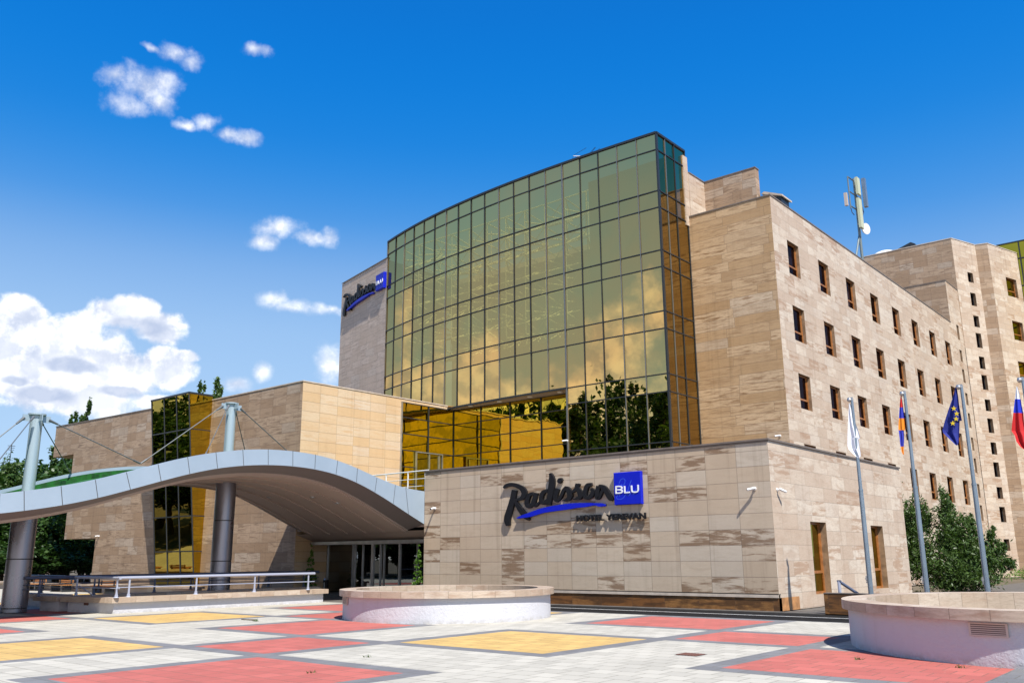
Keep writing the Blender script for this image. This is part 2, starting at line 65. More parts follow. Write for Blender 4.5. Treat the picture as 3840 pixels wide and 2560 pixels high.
FAINT=[[(-17.77, 4.229, -17.794, 4.238), (-17.746, 4.278, -17.77, 4.287), (-17.723, 4.326, -17.745, 4.336), (-17.696, 4.363, -17.716, 4.377), (-17.662, 4.387, -17.676, 4.405), (-17.624, 4.401, -17.632, 4.421), (-17.592, 4.404, -17.591, 4.426), (-17.565, 4.398, -17.553, 4.416), (-17.541, 4.381, -17.522, 4.394), (-17.528, 4.357, -17.503, 4.361), (-17.526, 4.317, -17.501, 4.315), (-17.536, 4.267, -17.512, 4.261), (-17.555, 4.226, -17.533, 4.214), (-17.583, 4.202, -17.568, 4.184), (-17.623, 4.184, -17.611, 4.165), (-17.665, 4.165, -17.653, 4.147)], [(-17.668, 4.23, -17.644, 4.222), (-17.683, 4.194, -17.66, 4.186), (-17.699, 4.157, -17.675, 4.15), (-17.715, 4.115, -17.691, 4.108), (-17.732, 4.064, -17.708, 4.058), (-17.75, 4.008, -17.725, 4.003), (-17.765, 3.952, -17.74, 3.948), (-17.774, 3.897, -17.749, 3.895), (-17.78, 3.843, -17.755, 3.84), (-17.786, 3.789, -17.761, 3.786)], [(-17.851, 3.845, -17.832, 3.83), (-17.875, 3.822, -17.856, 3.808), (-17.9, 3.799, -17.879, 3.787), (-17.914, 3.771, -17.888, 3.769), (-17.908, 3.74, -17.884, 3.747), (-17.888, 3.709, -17.869, 3.723), (-17.852, 3.688, -17.843, 3.707), (-17.798, 3.68, -17.797, 3.701), (-17.734, 3.681, -17.737, 3.702), (-17.675, 3.691, -17.683, 3.711), (-17.628, 3.711, -17.642, 3.729), (-17.588, 3.739, -17.606, 3.754), (-17.553, 3.771, -17.574, 3.784), (-17.524, 3.814, -17.547, 3.824), (-17.501, 3.86, -17.523, 3.87), (-17.485, 3.88, -17.493, 3.9), (-17.475, 3.871, -17.456, 3.884), (-17.453, 3.839, -17.432, 3.85), (-17.433, 3.811, -17.413, 3.823), (-17.415, 3.797, -17.4, 3.813), (-17.401, 3.79, -17.388, 3.807), (-17.389, 3.783, -17.376, 3.801)], [(-17.258, 4.347, -17.235, 4.338), (-17.295, 4.27, -17.271, 4.262), (-17.332, 4.194, -17.308, 4.186), (-17.365, 4.12, -17.342, 4.112), (-17.398, 4.046, -17.375, 4.039), (-17.428, 3.975, -17.404, 3.968), (-17.445, 3.912, -17.42, 3.909), (-17.444, 3.855, -17.419, 3.857), (-17.43, 3.807, -17.407, 3.816), (-17.396, 3.782, -17.397, 3.803), (-17.354, 3.805, -17.373, 3.82), (-17.312, 3.851, -17.332, 3.864), (-17.271, 3.896, -17.29, 3.909)], [(-17.036, 4.058, -17.016, 4.045), (-17.077, 4.012, -17.057, 3.999), (-17.118, 3.966, -17.097, 3.954), (-17.152, 3.925, -17.132, 3.913), (-17.183, 3.887, -17.162, 3.875), (-17.207, 3.852, -17.185, 3.843), (-17.209, 3.822, -17.193, 3.837), (-17.172, 3.823, -17.181, 3.843), (-17.127, 3.842, -17.139, 3.861), (-17.084, 3.861, -17.095, 3.879)]]
FLAGS={'white': [(-9.151, 6.111, -9.132, 6.109, 0), (-9.193, 5.805, -9.073, 5.792, 0), (-9.227, 5.512, -9.024, 5.491, 0), (-9.255, 5.268, -8.962, 5.241, 0), (-9.274, 5.098, -8.936, 5.068, 0), (-9.279, 5.049, -8.986, 5.023, 0), (-9.298, 4.855, -8.974, 4.828, 0), (-9.279, 4.756, -8.967, 4.731, 0), (-9.187, 4.627, -8.963, 4.609, 0), (-9.096, 4.523, -8.972, 4.514, 0), (-9.038, 4.475, -9.0, 4.472, 0)], 'arm': [(-7.651, 6.154, -7.637, 6.153, 0), (-7.693, 5.955, -7.625, 5.947, 0), (-7.71, 5.837, -7.624, 5.827, 0), (-7.71, 5.834, -7.625, 5.825, 1), (-7.741, 5.649, -7.622, 5.636, 1), (-7.76, 5.521, -7.622, 5.507, 1), (-7.76, 5.519, -7.623, 5.505, 2), (-7.79, 5.32, -7.626, 5.303, 2), (-7.807, 5.183, -7.637, 5.167, 2), (-7.804, 5.174, -7.678, 5.162, 1), (-7.801, 4.941, -7.694, 4.931, 1), (-7.803, 4.71, -7.727, 4.704, 1), (-7.799, 4.705, -7.728, 4.699, 2), (-7.792, 4.564, -7.743, 4.56, 2), (-7.766, 4.468, -7.748, 4.466, 2)], 'eu': [(-6.154, 6.252, -6.138, 6.25, 0), (-6.253, 5.974, -6.134, 5.959, 0), (-6.394, 5.642, -6.138, 5.613, 0), (-6.519, 5.332, -6.122, 5.291, 0), (-6.525, 5.321, -6.181, 5.285, 0), (-6.614, 5.064, -6.216, 5.026, 0), (-6.607, 4.983, -6.229, 4.948, 0), (-6.489, 4.823, -6.251, 4.802, 0), (-6.397, 4.701, -6.268, 4.69, 0), (-6.336, 4.616, -6.302, 4.613, 0)], 'rus': [(-4.662, 6.049, -4.646, 6.047, 0), (-4.697, 5.897, -4.623, 5.888, 0), (-4.734, 5.723, -4.607, 5.708, 0), (-4.735, 5.721, -4.607, 5.706, 1), (-4.775, 5.528, -4.605, 5.509, 1), (-4.812, 5.359, -4.597, 5.336, 1), (-4.812, 5.357, -4.597, 5.333, 2), (-4.862, 5.117, -4.609, 5.091, 2), (-4.912, 4.879, -4.612, 4.851, 2), (-4.851, 4.742, -4.606, 4.719, 2), (-4.836, 4.587, -4.607, 4.567, 2), (-4.772, 4.451, -4.608, 4.437, 2), (-4.667, 4.334, -4.61, 4.329, 2)]}
STARS=[(-6.253, 5.626), (-6.211, 5.483), (-6.238, 5.337), (-6.336, 5.225)]

def build_sky():
    t = NT(W.node_tree); t.n.clear()
    out = t.add('ShaderNodeOutputWorld'); bg = t.add('ShaderNodeBackground'); t.l.new(bg.outputs[0], out.inputs[0])
    sky = t.add('ShaderNodeTexSky'); sky.sky_type = 'NISHITA'; sky.sun_disc = False
    sky.sun_elevation = math.asin(SUND.z); sky.sun_rotation = math.atan2(SUND.x, SUND.y)
    sky.altitude = 1000; sky.air_density = 1.0; sky.dust_density = 0.6; sky.ozone_density = 3.0
    hs = t.add('ShaderNodeHueSaturation'); hs.inputs['Saturation'].default_value = 1.25; hs.inputs['Hue'].default_value = 0.5; t.l.new(sky.outputs[0], hs.inputs['Color'])
    col = t.mix(1., hs.outputs[0], (0.75, 1.0, 1.25), 'MULTIPLY')
    tc = t.add('ShaderNodeTexCoord'); d = t.sep(tc.outputs['Generated'])
    cr = t.add('ShaderNodeValToRGB'); e = cr.color_ramp; e.interpolation = 'B_SPLINE'
    K = 1 / (2 ** SC.view_settings.exposure * 0.10)
    stops = [(-8, (.60, .74, .88)), (4, (.50, .68, .88)), (12, (.36, .58, .88)), (16.5, (.24, .46, .82)), (20.5, (.06, .32, .79)), (26, (.0, .235, .76)), (34, (.0, .185, .70)), (60, (.001, .13, .52)), (90, (.001, .11, .42))]
    while len(e.elements) < len(stops): e.elements.new(0.5)
    for el, (a_, c_) in zip(e.elements, stops): el.position = (a_ + 10) / 100.; el.color = (c_[0], c_[1], c_[2], 1)
    az = t.m('MULTIPLY', t.ramp(d[0], -0.2, -0.95), t.m('MULTIPLY', t.ramp(d[2], 0.5, 0.2), 2.2))     # hazier towards the low left
    az = t.m('ADD', az, t.m('MULTIPLY', t.ramp(d[1], 0.1, -0.6), 11.0))                                  # and on the sun's side
    t.l.new(t.m('DIVIDE', t.m('ADD', t.m('SUBTRACT', t.m('MULTIPLY', t.m('ARCSINE', d[2]), 57.2958), az), 10.), 100., clamp=True), cr.inputs[0])
    col = t.mix(0.88, col, t.mix(1., cr.outputs[0], (K, K, K), 'MULTIPLY'))
    th = t.m('ARCTAN2', d[0], d[1]); ph = t.m('ARCSINE', d[2])
    P = t.comb(th, ph)
    wn = t.noise(P, 14, 4, 0.6, out='Color')
    Pw = t.vm('ADD', P, t.vm('SCALE', t.vm('SUBTRACT', wn, (0.5, 0.5, 0.5))))
    Pw.node.inputs[1].links[0].from_node.inputs['Scale'].default_value = 0.03
    f1 = t.noise(P, 26, 10, 0.62)
    def blobs(L, floor=-3.):
        acc = None
        for (a, b, ra, rb) in L:
            q = t.vm('LENGTH', t.vm('MULTIPLY', t.vm('SUBTRACT', Pw, (a, b, 0)), (1 / ra, 1 / rb, 0)))
            acc = q if acc is None else t.m('MINIMUM', acc, q)
        return t.m('SUBTRACT', 1.0, acc)
    small = blobs(CLOUDS[:23]); big = blobs(CLOUDS[23:])
    nz = t.m('MULTIPLY', t.m('SUBTRACT', f1, 0.5), 3.4)
    dsm = t.ramp(t.m('ADD', t.m('ADD', t.m('MULTIPLY', small, 1.15), t.m('MULTIPLY', nz, 0.75)), 0.05), -0.3, 1.5, 0, 0.84)
    dbg = t.ramp(t.m('ADD', t.m('ADD', big, t.m('MULTIPLY', nz, 0.42)), 0.12), -0.06, 0.42, 0, 0.97)
    # bank of cumulus over the other half of the sky, what the glass mirrors
    g = t.noise(P, 5.5, 10, 0.6)
    top = t.m('ADD', 0.245, t.m('MULTIPLY', t.m('SUBTRACT', g, 0.5), 0.55))
    bank = t.ramp(t.m('SUBTRACT', top, ph), 0.0, 0.07, 0, 0.93)
    bank = t.m('MULTIPLY', bank, t.ramp(d[1], 0.15, -0.15))
    den = t.m('MAXIMUM', t.m('MAXIMUM', dsm, dbg), bank)
    sh = t.noise(t.vm('ADD', P, (0.006, -0.012, 0)), 26, 6, 0.55)
    rel = t.ramp(t.m('SUBTRACT', f1, sh), -0.1, 0.12)
    dk = t.ramp(t.m('ADD', blobs(CSHADE), t.m('MULTIPLY', nz, 0.5)), -0.1, 0.5)
    g2 = t.noise(t.vm('ADD', P, (0.4, 0.1, 0)), 17, 5, 0.5)
    lit = t.m('MULTIPLY', t.m('ADD', t.m('ADD', 0.22, t.m('MULTIPLY', t.ramp(g2, 0.36, 0.6), 0.33)), t.m('MULTIPLY', rel, 0.45)), t.m('SUBTRACT', 1.0, t.m('MULTIPLY', dk, 0.7)))
    cc = t.mix(lit, (2.6, 3.2, 4.6), (8.5, 8.4, 8.2))
    col = t.mix(den, col, cc)
    # thin pale veil low over the horizon
    t.l.new(col, bg.inputs[0]); bg.inputs[1].default_value = 0.10
build_sky()

# ------------------------------------------------------------------ materials
MATS = {}
def newmat(name):
    m = bpy.data.materials.new(name); m.use_nodes = True; MATS[name] = m
    t = NT(m.node_tree); return m, t, t.n['Principled BSDF']
def plain(name, col, rough=0.5, metal=0., nscale=0, namt=0.15, bump=0., spec=0.5, coat=0.):
    m, t, b = newmat(name)
    b.inputs['Roughness'].default_value = rough; b.inputs['Metallic'].default_value = metal
    b.inputs['Specular IOR Level'].default_value = spec
    if nscale:
        tc = t.add('ShaderNodeTexCoord'); n = t.noise(tc.outputs['Object'], nscale, 6, 0.6)
        f = t.ramp(n, 0.3, 0.7)
        t.put(b.inputs['Base Color'], t.mix(f, tuple(x * (1 - namt) for x in col), tuple(min(1, x * (1 + namt)) for x in col)))
        t.put(b.inputs['Roughness'], t.m('ADD', rough - 0.06, t.m('MULTIPLY', f, 0.12)))
        if bump:
            bp = t.add('ShaderNodeBump'); bp.inputs['Strength'].default_value = bump; bp.inputs['Distance'].default_value = 0.02
            t.put(bp.inputs['Height'], t.noise(tc.outputs['Object'], nscale * 6, 5, 0.6)); t.l.new(bp.outputs[0], b.inputs['Normal'])
    else: b.inputs['Base Color'].default_value = c4(col)
    return m
def travertine(name, c1, c2, vein, amt, bw=1.14, bh=0.5, off=0., zo=0.02, stretch=7., streak=0.5, blotch=0.35, joint=0.012, pale=(0.62, 0.56, 0.48), jd=0.42):
    m, t, b = newmat(name)
    uv = t.add('ShaderNodeUVMap'); s = t.sep(uv.outputs[0]); X = s[0]; Y = t.m('SUBTRACT', s[1], zo)
    row = t.m('FLOOR', t.m('DIVIDE', Y, bh))
    if off: X2 = t.m('ADD', X, t.m('MULTIPLY', t.white(t.comb(row, 3.7, 1.1))[0], bw * off))
    else: X2 = X
    xs = t.m('DIVIDE', X2, bw); col = t.m('FLOOR', xs)
    fx = t.m('MULTIPLY', t.m('PINGPONG', xs, 0.5), bw)   # distance to nearest vertical joint
    fy = t.m('MULTIPLY', t.m('PINGPONG', t.m('DIVIDE', Y, bh), 0.5), bh)
    jm = t.m('LESS_THAN', t.m('MINIMUM', t.m('ADD', fx, 0.002), fy), joint)
    rnd = t.white(t.comb(col, row, 5.3)); r1 = rnd[0]; rc = t.sep(rnd[1])
    V = t.comb(t.m('ADD', X, t.m('MULTIPLY', rc[0], 37.)), t.m('MULTIPLY', Y, stretch), t.m('MULTIPLY', rc[1], 19.))
    band = t.noise(V, 1.1, 8, 0.62, 0.6)
    fine = t.noise(V, 6., 6, 0.7, 0.3)
    base = t.mix(t.ramp(r1, 0.1, 0.9), c1, c2)
    base = t.mix(t.m('MULTIPLY', t.ramp(rc[2], 0.72, 0.9), 0.38), base, pale)
    st = t.m('MULTIPLY', t.ramp(band, 0.46, 0.66), t.m('ADD', amt * 0.35, t.m('MULTIPLY', rc[0], amt * 0.9)))
    c = t.mix(st, base, vein)
    st2 = t.m('MULTIPLY', t.ramp(fine, 0.42, 0.68), streak); c = t.mix(st2, c, tuple(x * 0.72 for x in c1))
    if blotch:
        V2 = t.comb(t.m('ADD', X, t.m('MULTIPLY', rc[1], 51.)), t.m('MULTIPLY', Y, 6.5), t.m('MULTIPLY', rc[2], 29.))
        bl = t.noise(V2, 0.85, 10, 0.66, 0.3)
        pick = t.m('MULTIPLY', t.m('LESS_THAN', rc[1], blotch), t.ramp(bl, 0.45, 0.57))
        c = t.mix(t.m('MULTIPLY', pick, 0.82), c, vein)
    pits = t.noise(t.comb(X, t.m('MULTIPLY', Y, 1.6)), 34., 3, 0.6)
    c = t.mix(t.m('MULTIPLY', t.ramp(pits, 0.66, 0.72), 0.45), c, tuple(x * 0.45 for x in vein))
    wash = t.noise(t.comb(X, t.m('MULTIPLY', Y, 0.35)), 0.7, 5, 0.6)
    c = t.mix(1., c, t.mix(wash, (0.82, 0.8, 0.78), (1.08, 1.07, 1.06)), 'MULTIPLY')
    drip = t.noise(t.comb(t.m('MULTIPLY', X, 3.2), t.m('MULTIPLY', Y, 0.12)), 1.0, 6, 0.65)
    c = t.mix(t.m('MULTIPLY', t.ramp(drip, 0.52, 0.75), 0.30), c, tuple(x * 0.55 for x in vein))
    c = t.mix(t.m('MULTIPLY', jm, jd), c, (0.07, 0.05, 0.04))
    t.put(b.inputs['Base Color'], c)
    b.inputs['Specular IOR Level'].default_value = 0.35
    t.put(b.inputs['Roughness'], t.m('ADD', 0.42, t.m('MULTIPLY', fine, 0.3)))
    bp = t.add('ShaderNodeBump'); bp.inputs['Strength'].default_value = 0.35; bp.inputs['Distance'].default_value = 0.012
    t.put(bp.inputs['Height'], t.m('SUBTRACT', t.m('MULTIPLY', fine, 0.4), jm)); t.l.new(bp.outputs[0], b.inputs['Normal'])
    return m
def paver(name, c, bw=0.42, bh=0.42, dark=0.3):
    m, t, b = newmat(name)
    tc = t.add('ShaderNodeTexCoord'); s = t.sep(tc.outputs['Object']); X = t.m('ADD', s[0], 14.2); Y = t.m('ADD', s[1], 100 * 0.42 - 13.25 + 0.0)
    row = t.m('FLOOR', t.m('DIVIDE', Y, bh)); X2 = t.m('ADD', X, t.m('MULTIPLY', t.m('MODULO', row, 2.), bw * 0.5))
    xs = t.m('DIVIDE', X2, bw)
    fx = t.m('MULTIPLY', t.m('PINGPONG', xs, 0.5), bw); fy = t.m('MULTIPLY', t.m('PINGPONG', t.m('DIVIDE', Y, bh), 0.5), bh)
    big = t.noise(tc.outputs['Object'], 0.45, 5, 0.6); med = t.noise(tc.outputs['Object'], 2.5, 6, 0.65); fi = t.noise(tc.outputs['Object'], 45., 4, 0.7)
    jw = t.m('ADD', 0.004, t.m('MULTIPLY', med, 0.012))
    jm = t.m('LESS_THAN', t.m('MINIMUM', fx, fy), jw)
    r = t.white(t.comb(t.m('FLOOR', xs), row, 2.))[0]
    k = t.m('ADD', t.m('MULTIPLY', r, 0.20), t.m('ADD', t.m('MULTIPLY', big, 0.28), t.m('MULTIPLY', med, 0.2)))
    k = t.m('ADD', t.m('ADD', k, 0.56), t.m('MULTIPLY', fi, 0.16))
    cc = t.mix(1., c, t.comb(k, k, k), 'MULTIPLY')
    st = t.ramp(t.noise(tc.outputs['Object'], 1.1, 8, 0.72, 1.), 0.62, 0.75)
    cc = t.mix(t.m('MULTIPLY', st, 0.34), cc, (0.2, 0.19, 0.17))
    sc = t.ramp(t.noise(tc.outputs['Object'], 3.3, 10, 0.8, 2.), 0.60, 0.68); cc = t.mix(t.m('MULTIPLY', sc, 0.22), cc, (0.55, 0.5, 0.43))
    ty = t.noise(t.comb(t.m('MULTIPLY', s[0], 0.25), t.m('MULTIPLY', s[1], 2.2)), 1.0, 6, 0.7, 0.8); cc = t.mix(t.m('MULTIPLY', t.ramp(ty, 0.6, 0.72), 0.16), cc, (0.12, 0.11, 0.10))
    cc = t.mix(t.m('MULTIPLY', jm, 0.6), cc, (0.10, 0.09, 0.065))
    t.put(b.inputs['Base Color'], cc); b.inputs['Roughness'].default_value = 0.8; b.inputs['Specular IOR Level'].default_value = 0.25
    bp = t.add('ShaderNodeBump'); bp.inputs['Strength'].default_value = 0.5; bp.inputs['Distance'].default_value = 0.006
    t.put(bp.inputs['Height'], t.m('SUBTRACT', t.m('MULTIPLY', fi, 0.5), jm)); t.l.new(bp.outputs[0], b.inputs['Normal'])
    return m
def mirror_glass(name, tint, trans, rough=0.0, wave=0.0, wsc=0.6, refl=0.75, tint2=None):
    m, t, b = newmat(name); t.n.remove(b); out = t.n['Material Output']
    gl = t.add('ShaderNodeBsdfGlossy'); gl.inputs['Roughness'].default_value = rough
    tr = t.add('ShaderNodeBsdfTransparent'); tr.inputs['Color'].default_value = c4(trans)
    tc = t.add('ShaderNodeTexCoord')
    if tint2:      # coating differs a little from pane to pane and across the wall
        g = t.add('ShaderNodeNewGeometry'); n = t.noise(tc.outputs['Object'], 0.22, 3, 0.6)
        f = t.ramp(t.m('ADD', t.m('MULTIPLY', g.outputs['Random Per Island'], 0.3), t.m('MULTIPLY', n, 0.9)), 0.35, 0.85)
        t.put(gl.inputs['Color'], t.mix(f, tint, tint2))
    else: gl.inputs['Color'].default_value = c4(tint)
    if wave:
        bp = t.add('ShaderNodeBump'); bp.inputs['Strength'].default_value = 1; bp.inputs['Distance'].default_value = wave
        t.put(bp.inputs['Height'], t.noise(tc.outputs['Object'], wsc, 2, 0.4)); t.l.new(bp.outputs[0], gl.inputs['Normal'])
    mx = t.add('ShaderNodeMixShader'); mx.inputs[0].default_value = refl
    t.l.new(tr.outputs[0], mx.inputs[1]); t.l.new(gl.outputs[0], mx.inputs[2]); t.l.new(mx.outputs[0], out.inputs[0]); return m
def leafmat(name, c1, c2, tr=0.25):
    m, t, b = newmat(name)
    g = t.add('ShaderNodeNewGeometry'); tc = t.add('ShaderNodeTexCoord')
    n = t.noise(tc.outputs['Object'], 0.9, 4, 0.6)
    f = t.m('ADD', t.m('MULTIPLY', g.outputs['Random Per Island'], 0.6), t.m('MULTIPLY', n, 0.4))
    c = t.mix(f, c1, c2); t.put(b.inputs['Base Color'], c); b.inputs['Roughness'].default_value = 0.45; b.inputs['Specular IOR Level'].default_value = 0.4
    tl = t.add('ShaderNodeBsdfTranslucent'); t.put(tl.inputs['Color'], t.mix(1., c, (1.1, 1.3, 0.5), 'MULTIPLY'))
    mx = t.add('ShaderNodeMixShader'); mx.inputs[0].default_value = tr; t.l.new(b.outputs[0], mx.inputs[1]); t.l.new(tl.outputs[0], mx.inputs[2])
    t.l.new(mx.outputs[0], t.n['Material Output'].inputs[0]); return m

travertine('stone_cream', (0.50, 0.395, 0.285), (0.55, 0.455, 0.345), (0.19, 0.11, 0.058), 0.12, zo=0.02, blotch=0.28, streak=0.12, stretch=4, pale=(0.55, 0.51, 0.44))
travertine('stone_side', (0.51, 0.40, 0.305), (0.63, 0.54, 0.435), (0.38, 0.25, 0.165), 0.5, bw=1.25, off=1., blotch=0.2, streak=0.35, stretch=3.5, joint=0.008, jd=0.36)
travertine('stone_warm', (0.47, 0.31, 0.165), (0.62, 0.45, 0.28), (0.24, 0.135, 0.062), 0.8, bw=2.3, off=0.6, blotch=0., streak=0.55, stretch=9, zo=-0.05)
travertine('stone_brown_shade', (0.36, 0.245, 0.155), (0.48, 0.35, 0.24), (0.175, 0.112, 0.07), 0.7, bw=1.14, off=1., blotch=0., streak=0.5, stretch=8)  # brown wing stone; also puts shade into the grazing-lit tower and rooftop faces
travertine('stone_sunny', (0.60, 0.43, 0.25), (0.62, 0.50, 0.35), (0.55, 0.34, 0.17), 0.5, bw=1.14, blotch=0., streak=0.35, stretch=9, zo=0.05, jd=0.4)  # wing's sunlit face: orange-cream stone with some of the sun in its colour
travertine('stone_greybrown', (0.36, 0.285, 0.225), (0.44, 0.36, 0.29), (0.17, 0.125, 0.1), 0.6, bw=1.3, off=1., blotch=0., streak=0.5, stretch=8)
travertine('stone_rear', (0.58, 0.46, 0.36), (0.66, 0.54, 0.44), (0.30, 0.22, 0.17), 0.6, bw=1.3, off=1., blotch=0., streak=0.5, stretch=8)
travertine('stone_cap', (0.42, 0.33, 0.25), (0.52, 0.43, 0.34), (0.33, 0.21, 0.14), 0.6, bw=0.62, bh=3., off=0., blotch=0., streak=0.5, stretch=4, zo=-1.5, jd=0.5, joint=0.008)
travertine('marble_brown', (0.20, 0.085, 0.025), (0.30, 0.145, 0.045), (0.07, 0.033, 0.013), 0.9, bw=1.3, bh=5., zo=-2, blotch=1., streak=0.7, stretch=2.5, pale=(0.25, 0.13, 0.05), jd=0.3)
plain('coping', (0.16, 0.13, 0.11), 0.6, nscale=3)
plain('coping_light', (0.5, 0.42, 0.34), 0.6, nscale=3)
m, t, b = newmat('plaster_white'); tc = t.add('ShaderNodeTexCoord'); ps = t.sep(tc.outputs['Object'])
ang_ = t.comb(t.m('MULTIPLY', ps[0], 3.0), t.m('MULTIPLY', ps[1], 3.0), t.m('MULTIPLY', ps[2], 0.5))
dr = t.ramp(t.noise(ang_, 1.2, 7, 0.7), 0.5, 0.75); sp = t.m('MULTIPLY', t.ramp(t.noise(tc.outputs['Object'], 5., 6, 0.7), 0.35, 0.65), t.ramp(ps[2], 0.16, 0.0))
c = t.mix(t.m('MULTIPLY', dr, 0.22), (0.52, 0.52, 0.55), (0.33, 0.31, 0.29)); c = t.mix(t.m('MULTIPLY', sp, 0.5), c, (0.28, 0.26, 0.22))
t.put(b.inputs['Base Color'], c); b.inputs['Roughness'].default_value = 0.9; b.inputs['Specular IOR Level'].default_value = 0.2
bp = t.add('ShaderNodeBump'); bp.inputs['Strength'].default_value = 0.8; bp.inputs['Distance'].default_value = 0.02; t.put(bp.inputs['Height'], t.noise(tc.outputs['Object'], 14., 6, 0.65)); t.l.new(bp.outputs[0], b.inputs['Normal'])
plain('truss_paint', (0.60, 0.66, 0.52), 0.5)
plain('frame_dark', (0.03, 0.035, 0.04), 0.4, 0.3)
plain('frame_silver', (0.45, 0.46, 0.47), 0.35, 0.8, nscale=2)
plain('mullion_grey', (0.20, 0.20, 0.19), 0.4, 0.6)
plain('frame_white', (0.7, 0.7, 0.7), 0.4)
plain('frame_wood', (0.30, 0.115, 0.03), 0.4, nscale=6, namt=0.25)
plain('reveal', (0.26, 0.17, 0.10), 0.6, nscale=3, namt=0.3)
plain('panel_blue_grey', (0.31, 0.39, 0.47), 0.45, 0.15, nscale=0.6, namt=0.04)
plain('joint_dark', (0.05, 0.05, 0.05), 0.7)
plain('soffit_cream', (0.42, 0.345, 0.295), 0.6, nscale=0.5, namt=0.05)
plain('soffit_band', (0.16, 0.145, 0.14), 0.6)
plain('cable_steel', (0.10, 0.11, 0.12), 0.5)
plain('turf_green', (0.006, 0.085, 0.010), 0.9, nscale=4, namt=0.4, bump=0.5)
plain('column_steel', (0.27, 0.275, 0.32), 0.30, 0.9, nscale=0.8, namt=0.08)
plain('rail_paint', (0.42, 0.45, 0.55), 0.35, 0.3)
plain('rail_dark', (0.09, 0.11, 0.17), 0.35, 0.3)
plain('sign_black', (0.008, 0.008, 0.010), 0.5, spec=0.3)
plain('sign_blue', (0.003, 0.012, 0.46), 0.4, spec=0.3)
plain('sign_faint', (0.03, 0.09, 0.65), 0.4)
plain('sign_white', (0.8, 0.82, 0.85), 0.4)
plain('asphalt', (0.014, 0.0135, 0.0135), 0.95, nscale=5, namt=0.25, bump=0.4, spec=0.1)
plain('road_grey', (0.10, 0.09, 0.078), 0.85, nscale=3, namt=0.2)
plain('line_white', (0.6, 0.6, 0.58), 0.7, nscale=9, namt=0.2)
plain('bark', (0.10, 0.075, 0.05), 0.9, nscale=8, namt=0.4)
plain('soil', (0.10, 0.08, 0.05), 0.95, nscale=1, namt=0.3)
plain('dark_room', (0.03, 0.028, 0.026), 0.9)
plain('room_pale', (0.42, 0.40, 0.36), 0.8, nscale=0.3, namt=0.3)
plain('roof_red', (0.30, 0.06, 0.05), 0.8, nscale=1)
plain('wall_pink', (0.36, 0.26, 0.22), 0.85, nscale=0.5)
plain('mast_grey', (0.2, 0.24, 0.24), 0.5, 0.5)
plain('antenna_cream', (0.50, 0.52, 0.36), 0.5)
plain('plastic_white', (0.75, 0.75, 0.75), 0.4)
plain('bench_wood', (0.40, 0.17, 0.05), 0.5, nscale=5)
plain('grate_brown', (0.16, 0.07, 0.05), 0.7, nscale=8)
plain('curtain', (0.25, 0.22, 0.24), 0.8, nscale=2); plain('curtain_pale', (0.55, 0.5, 0.46), 0.8, nscale=2)
plain('flag_white', (0.72, 0.74, 0.80), 0.85); plain('flag_red', (0.50, 0.012, 0.015), 0.8); plain('flag_blue', (0.02, 0.03, 0.38), 0.8)
plain('flag_orange', (0.75, 0.24, 0.01), 0.8); plain('flag_navy', (0.008, 0.018, 0.20), 0.8); plain('flag_yellow', (0.8, 0.6, 0.02), 0.7)
plain('flag_royal', (0.01, 0.03, 0.50), 0.8)
paver('paver_cream', (0.435, 0.41, 0.35)); paver('paver_red', (0.42, 0.12, 0.098)); paver('paver_yellow', (0.52, 0.345, 0.125)); paver('paver_grey', (0.17, 0.17, 0.175), 0.42, 0.42)
leafmat('leaf_dark', (0.018, 0.05, 0.010), (0.06, 0.12, 0.025)); leafmat('leaf_mid', (0.025, 0.06, 0.012), (0.11, 0.18, 0.045)); leafmat('leaf_bright', (0.07, 0.16, 0.02), (0.16, 0.30, 0.04))
leafmat('leaf_black', (0.008, 0.014, 0.006), (0.02, 0.035, 0.012))
mirror_glass('glass_gold', (0.62, 0.50, 0.21), (0.62, 0.54, 0.22), wave=0.0015, wsc=0.7, refl=0.76, tint2=(0.80, 0.50, 0.19))
mirror_glass('glass_gold_side', (0.52, 0.36, 0.14), (0.60, 0.50, 0.34), wave=0.0012, wsc=0.7, refl=0.70)
mirror_glass('glass_amber', (0.66, 0.46, 0.045), (0.2, 0.12, 0.01), wave=0.010, wsc=0.9, refl=0.85)
mirror_glass('glass_bronze', (0.44, 0.34, 0.08), (0.10, 0.07, 0.01), wave=0.004, wsc=0.8, refl=0.8)
mirror_glass('glass_door', (0.30, 0.32, 0.32), (0.25, 0.27, 0.27), refl=0.55)
mirror_glass('glass_window', (0.13, 0.075, 0.08), (0.34, 0.27, 0.28), wave=0.001, refl=0.42)
# rusty paint of the canopy masts
m, t, b = newmat('mast_paint')
tc = t.add('ShaderNodeTexCoord'); n = t.noise(tc.outputs['Object'], 5., 8, 0.65)
zz = t.sep(tc.outputs['Object'])[2]
ru = t.m('MULTIPLY', t.ramp(n, 0.60, 0.63), t.ramp(zz, 1.9, 0.9))
t.put(b.inputs['Base Color'], t.mix(ru, (0.38, 0.47, 0.52), (0.13, 0.045, 0.02))); b.inputs['Roughness'].default_value = 0.35; t.put(b.inputs['Metallic'], t.m('SUBTRACT', 0.35, t.m('MULTIPLY', ru, 0.35)))

